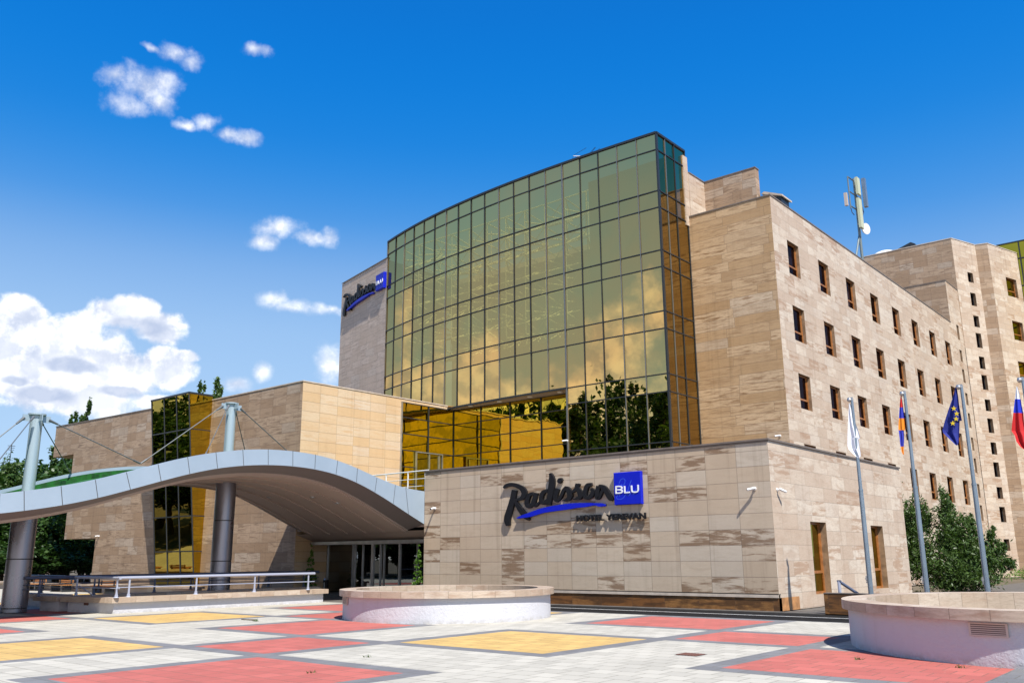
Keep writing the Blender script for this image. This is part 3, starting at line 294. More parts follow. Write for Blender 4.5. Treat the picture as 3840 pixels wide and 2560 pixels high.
# ------------------------------------------------------------------ mesh helpers
class MB:
    def __init__(s): s.v = []; s.f = []; s.uv = []; s.mi = []
    def quad(s, P, uv=None, m=0):
        i = len(s.v); s.v += [tuple(p) for p in P]; s.f.append(tuple(range(i, i + len(P))))
        s.uv.append(uv if uv else [(p[0] + p[1], p[2]) for p in P]); s.mi.append(m)
    def box(s, x0, x1, y0, y1, z0, z1, m=0, skip=''):
        if x1 < x0: x0, x1 = x1, x0
        if y1 < y0: y0, y1 = y1, y0
        if '-y' not in skip: s.quad([(x0, y0, z0), (x1, y0, z0), (x1, y0, z1), (x0, y0, z1)], [(x0, z0), (x1, z0), (x1, z1), (x0, z1)], m)
        if '+y' not in skip: s.quad([(x1, y1, z0), (x0, y1, z0), (x0, y1, z1), (x1, y1, z1)], [(x1, z0), (x0, z0), (x0, z1), (x1, z1)], m)
        if '+x' not in skip: s.quad([(x1, y0, z0), (x1, y1, z0), (x1, y1, z1), (x1, y0, z1)], [(y0, z0), (y1, z0), (y1, z1), (y0, z1)], m)
        if '-x' not in skip: s.quad([(x0, y1, z0), (x0, y0, z0), (x0, y0, z1), (x0, y1, z1)], [(y1, z0), (y0, z0), (y0, z1), (y1, z1)], m)
        if '+z' not in skip: s.quad([(x0, y0, z1), (x1, y0, z1), (x1, y1, z1), (x0, y1, z1)], [(x0, y0), (x1, y0), (x1, y1), (x0, y1)], m)
        if '-z' not in skip: s.quad([(x0, y1, z0), (x1, y1, z0), (x1, y0, z0), (x0, y0, z0)], [(x0, y1), (x1, y1), (x1, y0), (x0, y0)], m)
    def tube(s, pts, r, n=8, m=0, caps=True):
        pts = [Vector(p) for p in pts]; rr = r if isinstance(r, (list, tuple)) else [r] * len(pts); rings = []
        for i, p in enumerate(pts):
            d = (pts[min(i + 1, len(pts) - 1)] - pts[max(i - 1, 0)]).normalized()
            a = d.orthogonal().normalized() if abs(d.z) > 0.9 else d.cross(Vector((0, 0, 1))).normalized()
            if abs(d.z) > 0.9: a = Vector((1, 0, 0)) - d * d.x; a.normalize()
            b_ = d.cross(a)
            rings.append([p + (a * math.cos(2 * math.pi * k / n) + b_ * math.sin(2 * math.pi * k / n)) * rr[i] for k in range(n)])
        base = len(s.v)
        for rg in rings: s.v += [tuple(q) for q in rg]
        for i in range(len(rings) - 1):
            for k in range(n):
                k2 = (k + 1) % n; a0 = base + i * n
                s.f.append((a0 + k, a0 + k2, a0 + n + k2, a0 + n + k)); s.uv.append([(k / n, i), ((k + 1) / n, i), ((k + 1) / n, i + 1), (k / n, i + 1)]); s.mi.append(m)
        if caps:
            for ri, rev in ((0, True), (len(rings) - 1, False)):
                idx = [base + ri * n + k for k in range(n)]; idx = idx[::-1] if rev else idx
                s.f.append(tuple(idx)); s.uv.append([(0, 0)] * n); s.mi.append(m)
    def lathe(s, prof, c, n=64, m=0, uvscale=1.):
        base = len(s.v)
        for (r, z) in prof:
            for k in range(n): a = 2 * math.pi * k / n; s.v.append((c[0] + r * math.cos(a), c[1] + r * math.sin(a), c[2] + z))
        L = 0
        for i in range(len(prof) - 1):
            dl = math.hypot(prof[i + 1][0] - prof[i][0], prof[i + 1][1] - prof[i][1]); mm = m[i] if isinstance(m, list) else m
            for k in range(n):
                k2 = (k + 1) % n; a0 = base + i * n; R0 = max(prof[0][0], prof[-1][0]) * 2 * math.pi * uvscale
                s.f.append((a0 + k, a0 + k2, a0 + n + k2, a0 + n + k)); s.uv.append([(k / n * R0, L), ((k + 1) / n * R0, L), ((k + 1) / n * R0, L + dl), (k / n * R0, L + dl)]); s.mi.append(mm)
            L += dl
    def prism(s, poly, y0, y1, m=0, plane='xz'):   # polygon in x,z extruded along y
        def P(a, b, y): return (a, y, b) if plane == 'xz' else ((y, a, b) if plane == 'yz' else (a, b, y))
        tri = geometry.tessellate_polygon([[Vector((a, b, 0)) for a, b in poly]])
        for t3 in tri:
            s.quad([P(*poly[i], y0) for i in t3], [poly[i] for i in t3], m); s.quad([P(*poly[i], y1) for i in reversed(t3)], [poly[i] for i in reversed(t3)], m)
        n = len(poly)
        for i in range(n):
            a, b_ = poly[i], poly[(i + 1) % n]
            s.quad([P(*a, y0), P(*b_, y0), P(*b_, y1), P(*a, y1)], [(y0, a[1]), (y0, b_[1]), (y1, b_[1]), (y1, a[1])] if abs(a[1] - b_[1]) > 1e-6 else [(a[0], y0), (b_[0], y0), (b_[0], y1), (a[0], y1)], m)
    def wall(s, P, Q, z0, z1, holes=(), depth=0.25, nin=None, m=0, mr=None, uo=0.):
        P = Vector((P[0], P[1], 0)); Q = Vector((Q[0], Q[1], 0)); L = (Q - P).length; d = (Q - P) / L
        n = Vector((-d.y, d.x, 0)) if nin is None else Vector((nin[0], nin[1], 0)).normalized()
        ss = sorted({0., L} | {h[0] for h in holes} | {h[1] for h in holes}); zs = sorted({z0, z1} | {h[2] for h in holes} | {h[3] for h in holes})
        pt = lambda a, z, k=0.: tuple(P + d * a + n * k + Vector((0, 0, z)))
        for i in range(len(ss) - 1):
            j = 0
            while j < len(zs) - 1:
                inh = lambda jj: any(h[0] - 1e-6 <= ss[i] and ss[i + 1] <= h[1] + 1e-6 and h[2] - 1e-6 <= zs[jj] and zs[jj + 1] <= h[3] + 1e-6 for h in holes)
                if inh(j): j += 1; continue
                k = j
                while k + 1 < len(zs) - 1 and not inh(k + 1): k += 1
                a, b_, c, e = ss[i], ss[i + 1], zs[j], zs[k + 1]
                s.quad([pt(a, c), pt(b_, c), pt(b_, e), pt(a, e)], [(a + uo, c), (b_ + uo, c), (b_ + uo, e), (a + uo, e)], m); j = k + 1
        mr = m if mr is None else mr
        for (a, b_, c, e) in holes:
            for A, B in (((a, c), (b_, c)), ((b_, c), (b_, e)), ((b_, e), (a, e)), ((a, e), (a, c))):
                s.quad([pt(A[0], A[1]), pt(B[0], B[1]), pt(B[0], B[1], depth), pt(A[0], A[1], depth)], [(A[0], A[1]), (B[0], B[1]), (B[0] + .2, B[1]), (A[0] + .2, A[1])], mr)
    def build(s, name, mats, parent=None, smooth=False, fixn=False):
        me = bpy.data.meshes.new(name); me.from_pydata(s.v, [], s.f)
        for mm in (mats if isinstance(mats, (list, tuple)) else [mats]): me.materials.append(MATS[mm])
        ul = me.uv_layers.new(name='UVMap'); flat = [c for f in s.uv for p in f for c in p]; ul.data.foreach_set('uv', flat)
        me.polygons.foreach_set('material_index', s.mi)
        if smooth: me.polygons.foreach_set('use_smooth', [True] * len(s.f))
        me.update()
        o = bpy.data.objects.new(name, me); COL.objects.link(o)
        if smooth:
            try: me.set_sharp_from_angle(angle=R(35))
            except Exception: pass
        if parent is not None:
            o.parent = parent; o.matrix_parent_inverse = parent_inv(parent)
        return o
def parent_inv(p): return TOPM.get(p.name, Matrix.Identity(4)).copy()
TOPM = {}
def tag(o, label=None, cat=None, group=None, kind=None):
    if label: o['label'] = label
    if cat: o['category'] = cat
    if group: o['group'] = group
    if kind: o['kind'] = kind
    return o
def thing(name, label, cat, loc=(0, 0, 0), group=None):
    o = bpy.data.objects.new(name, None); COL.objects.link(o); o.location = loc; o.empty_display_size = 0.3
    TOPM[o.name] = Matrix.Translation(Vector(loc)).inverted()
    return tag(o, label, cat, group)
# ================================================================== SETTING
SUMU = [(-48.55, -44.9), (-41.6, -38.0), (-34.65, -31.05), (-27.72, -24.0), (-20.98, -17.42), (-14.2, -10.43), (-6.9, -3.3), (0.3, 3.9), (7.2, 10.8)]
SUMV = [(-0.75, 2.8), (6.2, 9.83), (13.25, 16.8), (19.9, 23.2)]
def build_plaza():
    mb = MB(); G = 0.42
    cells = []
    for i, (a, b) in enumerate(SUMU):
        for j, (c, d) in enumerate(SUMV):
            cells.append((a, b, c, d, 3 if (i - 4 + j - 1) % 2 == 0 else 2))
    for i in range(len(SUMU) - 1):
        for j in range(len(SUMV) - 1):
            if (i - 4 + j - 1) % 2 == 0: cells.append((SUMU[i][1] + G, SUMU[i + 1][0] - G, SUMV[j][1] + G, SUMV[j + 1][0] - G, 2))
    U0, U1, V0, V1 = -66., 16., -14., 23.6
    us = sorted({U0, U1} | {x for c in cells for x in (c[0], c[1], c[0] - G, c[1] + G)}); vs = sorted({V0, V1} | {x for c in cells for x in (c[2], c[3], c[2] - G, c[3] + G)})
    us = [x for x in us if U0 <= x <= U1]; vs = [x for x in vs if V0 <= x <= V1]
    for i in range(len(us) - 1):
        for j in range(len(vs) - 1):
            x, y = (us[i] + us[i + 1]) / 2, (vs[j] + vs[j + 1]) / 2; m = 0
            for c in cells:
                if c[0] < x < c[1] and c[2] < y < c[3]: m = c[4]; break
                if c[0] - G < x < c[1] + G and c[2] - G < y < c[3] + G: m = 1
            if y > 23.2 and m != 1: m = 0
            mb.quad([(us[i], vs[j], 0), (us[i + 1], vs[j], 0), (us[i + 1], vs[j + 1], 0), (us[i], vs[j + 1], 0)], None, m)
    tag(mb.build('plaza_paving', ['paver_cream', 'paver_grey', 'paver_red', 'paver_yellow']), 'cream plaza paving with red and yellow squares framed in grey', kind='structure')
build_plaza()
mb = MB(); mb.quad([(-900, -900, -0.16), (900, -900, -0.16), (900, 900, -0.16), (-900, 900, -0.16)]); tag(mb.build('ground', 'soil'), kind='structure')
mb = MB(); mb.box(-27.9, 30, 23.68, 26.95, -0.1, -0.03, skip='-z'); tag(mb.build('road', 'asphalt'), kind='structure')
mb = MB(); mb.quad([(-27.9, 25.75, -0.026), (30, 25.35, -0.026), (30, 25.45, -0.026), (-27.9, 25.85, -0.026)]); tag(mb.build('road_marking', 'line_white'), kind='structure')
mb = MB(); mb.box(-66, 16, 23.6, 23.68, -0.12, 0.003); tag(mb.build('kerb', 'paver_grey'), kind='structure')
mb = MB(); mb.box(-27.9, 30, 26.95, 27.33, -0.12, 0.0); mb.box(-12.1, 30, 27.33, 120, -0.12, -0.02); mb.box(-70, -27.9, 23.68, 29.3, -0.12, -0.006); tag(mb.build('pavement', 'road_grey'), kind='structure')
mb = MB(); mb.box(-36.9, -27.9, 27.0, 29.28, -0.004, 0.10); tag(mb.build('entrance_step', 'road_grey'), kind='structure')

# ================================================================== HOTEL
H = thing('hotel', 'cream travertine hotel with curved gold mirror glass front and rows of small windows', 'hotel', (-28, 34, 0))
# ---- low block
LU0, LU1, LV0, LV1, LZ = -27.89, -12.1, 27.33, 40.8, 5.34
mb = MB()
mb.wall((LU0, LV0), (LU1, LV0), 0.52, LZ, m=0, uo=LU0 + 12.1 + 1.14 * 20)
mb.wall((LU0, LV1), (LU0, LV0), 0.0, LZ, m=0, uo=0.3)
SW = [(30.32, 31.74, 0.25, 2.81), (36.39, 37.81, 0.22, 2.81)]
mb.wall((LU1, LV0), (LU1, LV1), 0.40, LZ, holes=[(a - LV0, b - LV0, c, d) for a, b, c, d in SW if c > .4] + [(a - LV0, b - LV0, 0.40, d) for a, b, c, d in SW], depth=0.3, nin=(-1, 0), m=1, mr=3)
mb.wall((LU1, 28.9), (LU1, 30.32), 0, 0.40, m=1, uo=1.57); mb.wall((LU1, 31.74), (LU1, 36.39), 0, 0.40, m=1, uo=4.41); mb.wall((LU1, 37.81), (LU1, LV1), 0, 0.40, m=1, uo=10.48); mb.wall((LU1, 30.32), (LU1, 31.74), 0, 0.40, m=1, uo=2.99); mb.wall((LU1, 36.39), (LU1, 37.81), 0, 0.40, m=1, uo=9.06)
mb.wall((LU1, LV1), (-16.85, LV1), 0, LZ, m=1)
mb.quad([(LU0, LV0, 5.2), (LU1, LV0, 5.2), (LU1, LV1, 5.2), (LU0, LV1, 5.2)], None, 2)
mb.build('low_storey_wall', ['stone_cream', 'stone_side', 'coping', 'reveal'], H)
mb = MB(); mb.box(LU0 - 0.05, LU1 + 0.05, LV0 - 0.05, LV0 + 0.35, LZ, LZ + 0.055); mb.box(LU1 - 0.35, LU1 + 0.05, LV0 + 0.35, LV1 + 0.05, LZ, LZ + 0.055)
mb.box(LU0 - 0.05, LU0 + 0.3, LV0 + 0.35, LV1, LZ, LZ + 0.055); mb.box(LU0 - 0.015, LU1 + 0.015, LV0 - 0.015, LV0 + 0.02, LZ - 0.06, LZ - 0.002); mb.build('coping', 'coping', H)
mb = MB(); mb.box(LU0, LU1, LV0 + 0.0, LV0 + 0.2, 0.0, 0.40, m=0, skip='-y'); mb.quad([(LU0, LV0, 0), (LU1 + .0, LV0, 0), (LU1 + .0, LV0, 0.40), (LU0, LV0, 0.40)], [(0, 0), (15.8, 0), (15.8, .4), (0, .4)], 0)
mb.quad([(LU1, LV0, 0), (LU1, 28.9, 0), (LU1, 28.9, 0.40), (LU1, LV0, 0.40)], [(20, 0), (21.6, 0), (21.6, .4), (20, .4)], 2)
mb.box(LU0, LU1, LV0 - 0.03, LV0 + 0.1, 0.402, 0.49, m=1); mb.box(LU0, LU1 + 0.02, LV0 + 0.03, LV0 + 0.1, 0.49, 0.52, m=3)
plain('marble_orange', (0.42, 0.20, 0.07), 0.5, nscale=3, namt=0.3)
mb.build('plinth', ['marble_brown', 'coping_light', 'marble_orange', 'joint_dark'], H)
def window(u, v0, v1, z0, z1, parent, axis='u', dep=0.22, tr=0.3, split=True, fm='frame_wood', fw_=0.075, glass='glass_window', curtain=True, depd=0.06):
    """window set back inside a wall whose face looks along +u (axis u)"""
    f = MB(); x1, x0 = u - dep + depd, u - dep
    f.box(x0, x1, v0, v0 + fw_, z0, z1); f.box(x0, x1, v1 - fw_, v1, z0, z1)
    f.box(x0, x1 - .002, v0 + fw_, v1 - fw_, z1 - fw_, z1); f.box(x0, x1 - .002, v0 + fw_, v1 - fw_, z0, z0 + fw_)
    if split:
        zt = z0 + (z1 - z0) * tr; f.box(x0, x1 - .004, v0 + fw_, v1 - fw_, zt - 0.045, zt + 0.045)
        f.box(x0, x1 - .012, v1 - 2.2 * fw_, v1 - fw_, zt + .045, z1 - fw_)
    w = f.build('window', fm, parent)
    p = MB(); p.quad([(x0 + 0.02, v0 + fw_, z0 + fw_), (x0 + 0.02, v1 - fw_, z0 + fw_), (x0 + 0.02, v1 - fw_, z1 - fw_), (x0 + 0.02, v0 + fw_, z1 - fw_)])
    p.build('pane', glass, w)
    if curtain:
        zc = random.choice([z0 - .1, z0 - .1, z0 + (z1 - z0) * .45, z0 + (z1 - z0) * .7]); e0, e1 = random.choice([(v0, v1), (v0, v1), (v0, (v0 + v1) / 2), ((v0 + v1) / 2, v1)])
        cc = MB(); n = 14; prev = None; zt_ = z1 + .1
        for k in range(n + 1):
            vv = e0 + (e1 - e0) * k / n; xx = x0 - 0.12 - 0.03 * (k % 2)
            if prev: cc.quad([(prev[0], prev[1], zc), (xx, vv, zc), (xx, vv, zt_), (prev[0], prev[1], zt_)])
            prev = (xx, vv)
        cc.build('curtain', random.choice(['curtain', 'curtain_pale']), w)
for a, b, c, d in SW: window(LU1, a, b, max(c, .40) if c > .4 else 0.40, d, H, tr=0.30, dep=0.28, glass='glass_bronze', curtain=False)
# ---- main tall block
TU, TV, TZ = -16.85, 40.6, 19.45
rows = [(15.74, 17.55), (12.22, 14.04), (8.74, 10.51), (5.20, 6.98)]
vs = [42.33 + 4.185 * k for k in range(8)]
wins = [(v, v + 1.47, a, b) for v in vs for a, b in rows] + [(vs[6], vs[6] + 1.47, 0.9, 2.7), (vs[7], vs[7] + 1.47, 0.9, 2.7)]
sliv = [(75.82, 76.5, a, b) for a, b in ((18.4, 19.63), (16.6, 17.56), (14.9, 15.99), (13.1, 14.06), (11.3, 12.46), (9.52, 10.53), (7.78, 8.91), (5.9, 6.94), (4.14, 5.32), (1.3, 2.6))]
mb = MB()
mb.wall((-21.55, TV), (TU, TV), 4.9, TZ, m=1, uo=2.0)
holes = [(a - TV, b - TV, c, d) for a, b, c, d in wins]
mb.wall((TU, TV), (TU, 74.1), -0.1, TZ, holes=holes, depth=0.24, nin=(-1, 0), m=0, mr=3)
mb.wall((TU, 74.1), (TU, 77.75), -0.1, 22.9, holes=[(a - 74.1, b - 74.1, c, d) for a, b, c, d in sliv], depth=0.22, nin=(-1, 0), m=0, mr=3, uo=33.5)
mb.wall((-24, 74.1), (TU, 74.1), TZ - .3, 22.9, m=2)  # same stone as the side, its grazing shade put into a darker colour
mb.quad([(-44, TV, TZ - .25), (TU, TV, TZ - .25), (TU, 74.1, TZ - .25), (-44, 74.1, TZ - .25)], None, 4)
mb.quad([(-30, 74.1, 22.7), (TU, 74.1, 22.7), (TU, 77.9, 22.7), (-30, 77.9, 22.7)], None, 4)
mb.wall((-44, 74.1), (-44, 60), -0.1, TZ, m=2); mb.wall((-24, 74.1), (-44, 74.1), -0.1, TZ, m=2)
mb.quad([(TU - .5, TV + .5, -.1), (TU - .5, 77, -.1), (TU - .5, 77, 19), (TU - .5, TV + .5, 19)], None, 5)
mb.build('main_wall', ['stone_side', 'stone_warm', 'stone_brown_shade', 'reveal', 'coping', 'dark_room'], H)
mb = MB(); mb.box(-21.5, TU + .03, TV - .03, TV + .3, TZ, TZ + .07); mb.box(TU - .3, TU + .03, TV + .3, 74.1, TZ, TZ + .07)
mb.box(-24, TU + .03, 74.07, 74.3, 22.9, 22.97); mb.box(TU - .25, TU + .03, 74.3, 77.75, 22.9, 22.97); mb.build('coping', 'coping', H)
for a, b, c, d in wins: window(TU, a, b, c, d, H)
for a, b, c, d in sliv: window(TU, a, b, c, d, H, split=False, fm='frame_dark', fw_=0.05, glass='glass_window', curtain=False)
# roof walls behind the glass edge
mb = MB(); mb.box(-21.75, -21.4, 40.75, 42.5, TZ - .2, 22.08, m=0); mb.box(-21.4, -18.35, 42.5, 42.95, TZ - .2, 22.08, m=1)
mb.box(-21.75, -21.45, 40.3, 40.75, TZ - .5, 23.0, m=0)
mb.build('rooftop_wall', ['stone_side', 'stone_brown_shade'], H)  # second stone is the first with shade painted in, for the front face
mb = MB(); mb.box(-21.78, -21.37, 40.75, 42.47, 22.08, 22.14); mb.box(-21.43, -18.32, 42.47, 42.98, 22.08, 22.14); mb.build('coping', 'coping', H)
mb = MB(); mb.box(-18.2, -17.3, 43.2, 44.2, TZ - .2, 20.35, m=0); mb.prism([(-18.35, 20.75), (-18.2, 20.85), (-17.2, 20.42), (-17.2, 20.33)], 43.1, 44.4, m=1); mb.build('roof_hatch', ['frame_dark', 'coping_light'], H)
# left rear wall
mb = MB(); W0, W1 = (-44.45, 39.55), (-51.54, 41.35)
mb.wall(W1, W0, 0, 22.1, m=0); mb.wall(W1, (-51.0, 52), 0, 22.1, m=0); mb.quad([(W0[0], W0[1], 22.0), (W1[0], W1[1], 22.0), (-51, 52, 22.0), (-44, 52, 22.0)], None, 1)
mb.build('rear_wall', ['stone_rear', 'coping'], H)
mb = MB(); d = (Vector((W0[0], W0[1], 0)) - Vector((W1[0], W1[1], 0))).normalized(); n = Vector((d.y, -d.x, 0))
P0 = Vector((W1[0], W1[1], 22.1)) + n * .04 - d * .03; P1 = Vector((W0[0], W0[1], 22.1)) + n * .04
mb.quad([P0, P1, P1 + Vector((0, 0, .07)), P0 + Vector((0, 0, .07))]); mb.quad([P0 + Vector((0, 0, .07)), P1 + Vector((0, 0, .07)), P1 + Vector((0, 0, .07)) - n * .3, P0 + Vector((0, 0, .07)) - n * .3]); mb.build('coping', 'coping', H)
# ---- curved curtain wall
def vc(u): x = u + 33; return -1.57604e-4 * x ** 3 + 7.79557e-3 * x * x - 0.0668573 * x + 37.5908
US = [-44.5 + (23.0 / 19) * k for k in range(20)]; US[-1] = -21.52
GP = [(u, vc(u)) for u in US]
TRZ = [23.33, 22.37, 20.07, 19.15, 16.83, 15.94, 13.62, 12.72, 10.42, 9.53, 7.07, 6.15, 4.9]
random.seed(5)
def pane(mb, A, B, z0, z1, amp=0.006):
    """one mirror pane, tipped by a fraction of a degree as real panes are"""
    d = Vector((B[0] - A[0], B[1] - A[1], 0)).normalized(); n = Vector((d.y, -d.x, 0))
    o = [random.uniform(-amp, amp) for _ in range(4)]
    P = [(A[0], A[1], z0), (B[0], B[1], z0), (B[0], B[1], z1), (A[0], A[1], z1)]
    a = random.uniform(-amp, amp); b_ = random.uniform(-amp, amp)
    k = [-a - b_, a - b_, a + b_, -a + b_]
    mb.quad([Vector(p) + n * kk for p, kk in zip(P, k)])
FAC = MB().build('curtain_wall', 'frame_dark', H) if False else None
grid = MB()
def vbar(mb, p, n, z0, z1, w=0.065, out=0.05, m=0):
    n = Vector((n[0], n[1], 0)).normalized(); t_ = Vector((-n.y, n.x, 0)); c = Vector((p[0], p[1], 0))
    q = [c + t_ * w / 2 + n * out, c - t_ * w / 2 + n * out, c - t_ * w / 2 - n * .1, c + t_ * w / 2 - n * .1]
    for i in range(4): a, b_ = q[i], q[(i + 1) % 4]; mb.quad([(a.x, a.y, z0), (b_.x, b_.y, z0), (b_.x, b_.y, z1), (a.x, a.y, z1)], None, m)
    mb.quad([(a.x, a.y, z1) for a in q], None, m); mb.quad([(a.x, a.y, z0) for a in reversed(q)], None, m)
def hbar(mb, A, B, z, h=0.05, out=0.045, m=0):
    d = Vector((B[0] - A[0], B[1] - A[1], 0)).normalized(); n = Vector((d.y, -d.x, 0)); a = Vector((A[0], A[1], z)); b_ = Vector((B[0], B[1], z)); k = Vector((0, 0, h / 2))
    q = [a + n * out - k, b_ + n * out - k, b_ + n * out + k, a + n * out + k]; mb.quad(q, None, m)
    mb.quad([a + n * out - k, a - n * .08 - k, b_ - n * .08 - k, b_ + n * out - k], None, m); mb.quad([a + n * out + k, b_ + n * out + k, b_ - n * .08 + k, a - n * .08 + k], None, m)
for i in range(19):
    A, B = GP[i], GP[i + 1]; lows = 8 if i < 14 else 12
    g = MB()
    for j in range(lows): pane(g, A, B, TRZ[j + 1], TRZ[j])
    g.build('glass_column', 'glass_gold', H)
    for j in range(1, lows): hbar(grid, A, B, TRZ[j])
    hbar(grid, A, B, TRZ[0] + .0, 0.12, 0.07); hbar(grid, A, B, TRZ[lows], 0.10, 0.06)
for i in range(20):
    z0 = 4.9 if i >= 14 else 10.37
    vbar(grid, GP[i], (0, -1), z0, 23.36, w=0.042 if i not in (0, 14, 19) else 0.09, out=0.05, m=1 if i in (0, 2, 6, 10, 13, 14, 17, 18) else 0)
# side of the curved wall, facing the tall stone wall
SV = [vc(-21.52), 38.45, 39.4, 40.58]
for i in range(3):
    g = MB()
    A, B = (-21.52, SV[i]), (-21.52, SV[i + 1])
    for j in range(12): pane(g, A, B, TRZ[j + 1], TRZ[j], 0.004)
    g.build('glass_column', 'glass_gold_side', H)
    for j in range(1, 12): hbar(grid, A, B, TRZ[j])
    hbar(grid, A, B, 23.33, 0.12, 0.07); vbar(grid, B, (1, 0), 4.9, 23.36, w=0.06 if i < 2 else 0.1, out=0.04, m=1 if i == 0 else 0)
# reveal where the wall comes down to the roof
g = MB(); pane(g, (-27.42, 38.45), (-27.42, vc(-27.45)), 4.9, 10.42); g.build('glass_column', 'glass_gold', H)
grid.build('mullion_grid', ['frame_dark', 'mullion_grey'], H)
# underside of the overhang, with downlights
mb = MB(); pts = [GP[i] for i in range(0, 15)]
for i in range(14):
    a, b_ = GP[i], GP[i + 1]; mb.quad([(a[0], a[1] + .02, 10.38), (b_[0], b_[1] + .02, 10.38), (b_[0], 38.6, 10.38), (a[0], max(38.6, a[1] + .1), 10.38)])
mb.build('overhang_soffit', 'soffit_cream', H)
for u in (-35.0, -32.75, -30.5, -28.4):
    mb = MB(); mb.lathe([(0.0, -.035), (0.12, -.035), (0.15, -.01), (0.15, .01)], (u, 37.95, 10.37), 20); mb.build('downlight', 'frame_white', H)
# steel space frame in the atrium behind the glass
mb = MB(); random.seed(3)
def truss(u0, u1, v0, z0, z1, du, dz):
    nu = int(round((u1 - u0) / du)); nz_ = int(round((z1 - z0) / dz)); D = 1.3
    for i in range(nu + 1):
        u = u0 + i * du; mb.tube([(u, v0, z0), (u, v0, z1)], .025, 5, caps=False)
        mb.tube([(u + du / 2, v0 + D, z0), (u + du / 2, v0 + D, z1)], .025, 5, caps=False)
    for j in range(nz_ + 1):
        z = z0 + j * dz; mb.tube([(u0, v0, z), (u1, v0, z)], .03, 5, caps=False); mb.tube([(u0, v0 + D, z + dz / 2), (u1, v0 + D, z + dz / 2)], .03, 5, caps=False)
    for i in range(nu):
        for j in range(nz_):
            u, z = u0 + i * du, z0 + j * dz; c = (u + du / 2, v0 + D, z + dz / 2)
            c = (c[0] + random.uniform(-.25, .25), c[1] + random.uniform(-.3, .5), c[2] + random.uniform(-.25, .25))
            for a in ((u, z), (u + du, z), (u, z + dz), (u + du, z + dz), (u + du * .5, z), (u, z + dz * .5)): mb.tube([(a[0], v0, a[1]), c], .05, 4, caps=False)
            if (i + j) % 2: mb.tube([(u, v0, z), (u + du, v0, z + dz)], .03, 4, caps=False)
truss(-43.4, -27.8, 40.1, 14.0, 22.6, 1.56, 1.43)
mb.build('space_frame', 'truss_paint', H)
mb = MB(); mb.box(-44.3, -21.7, 46.0, 46.2, 0, 21.9, m=0); mb.box(-21.9, -21.75, 40.9, 46, 4.9, 21.9, m=0)
mb.quad([(-44.3, 39.2, 10.5), (-21.7, 37.8, 10.5), (-21.7, 46, 10.5), (-44.3, 46, 10.5)], None, 0)
mb.quad([(-27.3, 38.0, 5.21), (-21.7, 37.8, 5.21), (-21.7, 46, 5.21), (-27.3, 46, 5.21)], None, 0)
mb.box(-27.2, -21.8, 39.5, 39.7, 5.2, 22.8, m=1)
mb.build('atrium_wall', ['room_pale', 'dark_room'], H)
# ---- terrace recess
mb = MB(); mb.box(-36.9, LU0, 27.45, 38.6, 4.30, 4.48); mb.build('terrace_floor', 'coping', H)
gr = MB()
WVs = [34.2, 36.32, 38.45]
for i in range(2):
    g = MB(); zz = [10.34, 9.49, 8.56, 7.63, 6.7, 5.75, 4.48]
    for j in range(6): pane(g, (-36.86, WVs[i]), (-36.86, WVs[i + 1]), zz[j + 1], zz[j], 0.008)
    g.build('glass_column', 'glass_amber', H)
    for j in range(6): hbar(gr, (-36.86, WVs[i]), (-36.86, WVs[i + 1]), zz[j], 0.05, 0.04)
for v in WVs: vbar(gr, (-36.86, v), (1, 0), 4.48, 10.34, w=0.07, out=0.05, m=1 if v < 35 else 0)
RU = [-36.86, -34.63, -32.37, -30.11, -27.45]
for i in range(4):
    g = MB(); zz = [10.36, 9.49, 8.56, 7.63, 6.7, 5.75, 4.48]
    for j in range(6): pane(g, (RU[i], 38.45), (RU[i + 1], 38.45), zz[j + 1], zz[j], 0.006)
    g.build('glass_column', 'glass_amber', H)
    for j in range(6): hbar(gr, (RU[i], 38.45), (RU[i + 1], 38.45), zz[j], 0.05, 0.04)
    vbar(gr, (RU[i + 1], 38.45), (0, -1), 4.48, 10.36, w=0.06)
gr.build('mullion_grid', ['frame_dark', 'frame_silver'], H)
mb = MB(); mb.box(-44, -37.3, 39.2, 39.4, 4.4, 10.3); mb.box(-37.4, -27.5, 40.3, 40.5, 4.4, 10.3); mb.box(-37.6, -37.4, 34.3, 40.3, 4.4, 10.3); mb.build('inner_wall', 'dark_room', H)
# terrace door, white frame
mb = MB(); x0, x1 = -36.83, -36.72
mb.box(x0, x1, 35.28, 35.34, 4.48, 7.62); mb.box(x0, x1, 37.38, 37.44, 4.48, 7.62); mb.box(x0, x1, 35.34, 37.38, 7.56, 7.62); mb.box(x0, x1 - .01, 36.32, 36.38, 4.48, 7.52)
mb.box(x0, x1 - .02, 37.1, 37.2, 4.48, 7.5); dr = mb.build('terrace_door', 'frame_silver', H)
mb = MB(); mb.quad([(x0 + .03, 35.38, 4.5), (x0 + .03, 37.34, 4.5), (x0 + .03, 37.34, 7.52), (x0 + .03, 35.38, 7.52)]); mb.build('pane', 'glass_bronze', dr)
# ---- left wing
WVF = 27.33; WU = -36.9; WZ = 10.55
mb = MB()
mb.wall((WU, WVF), (WU, 34.17), 0.0, WZ, m=1, uo=0.0)
mb.wall((WU, 34.17), (WU, 38.5), 0.0, 4.3, m=1); mb.wall((WU, 34.17), (WU, 39.5), 10.36, WZ, m=1)
mb.wall((-45.3, WVF), (WU, WVF), 0, WZ, m=0, uo=3)
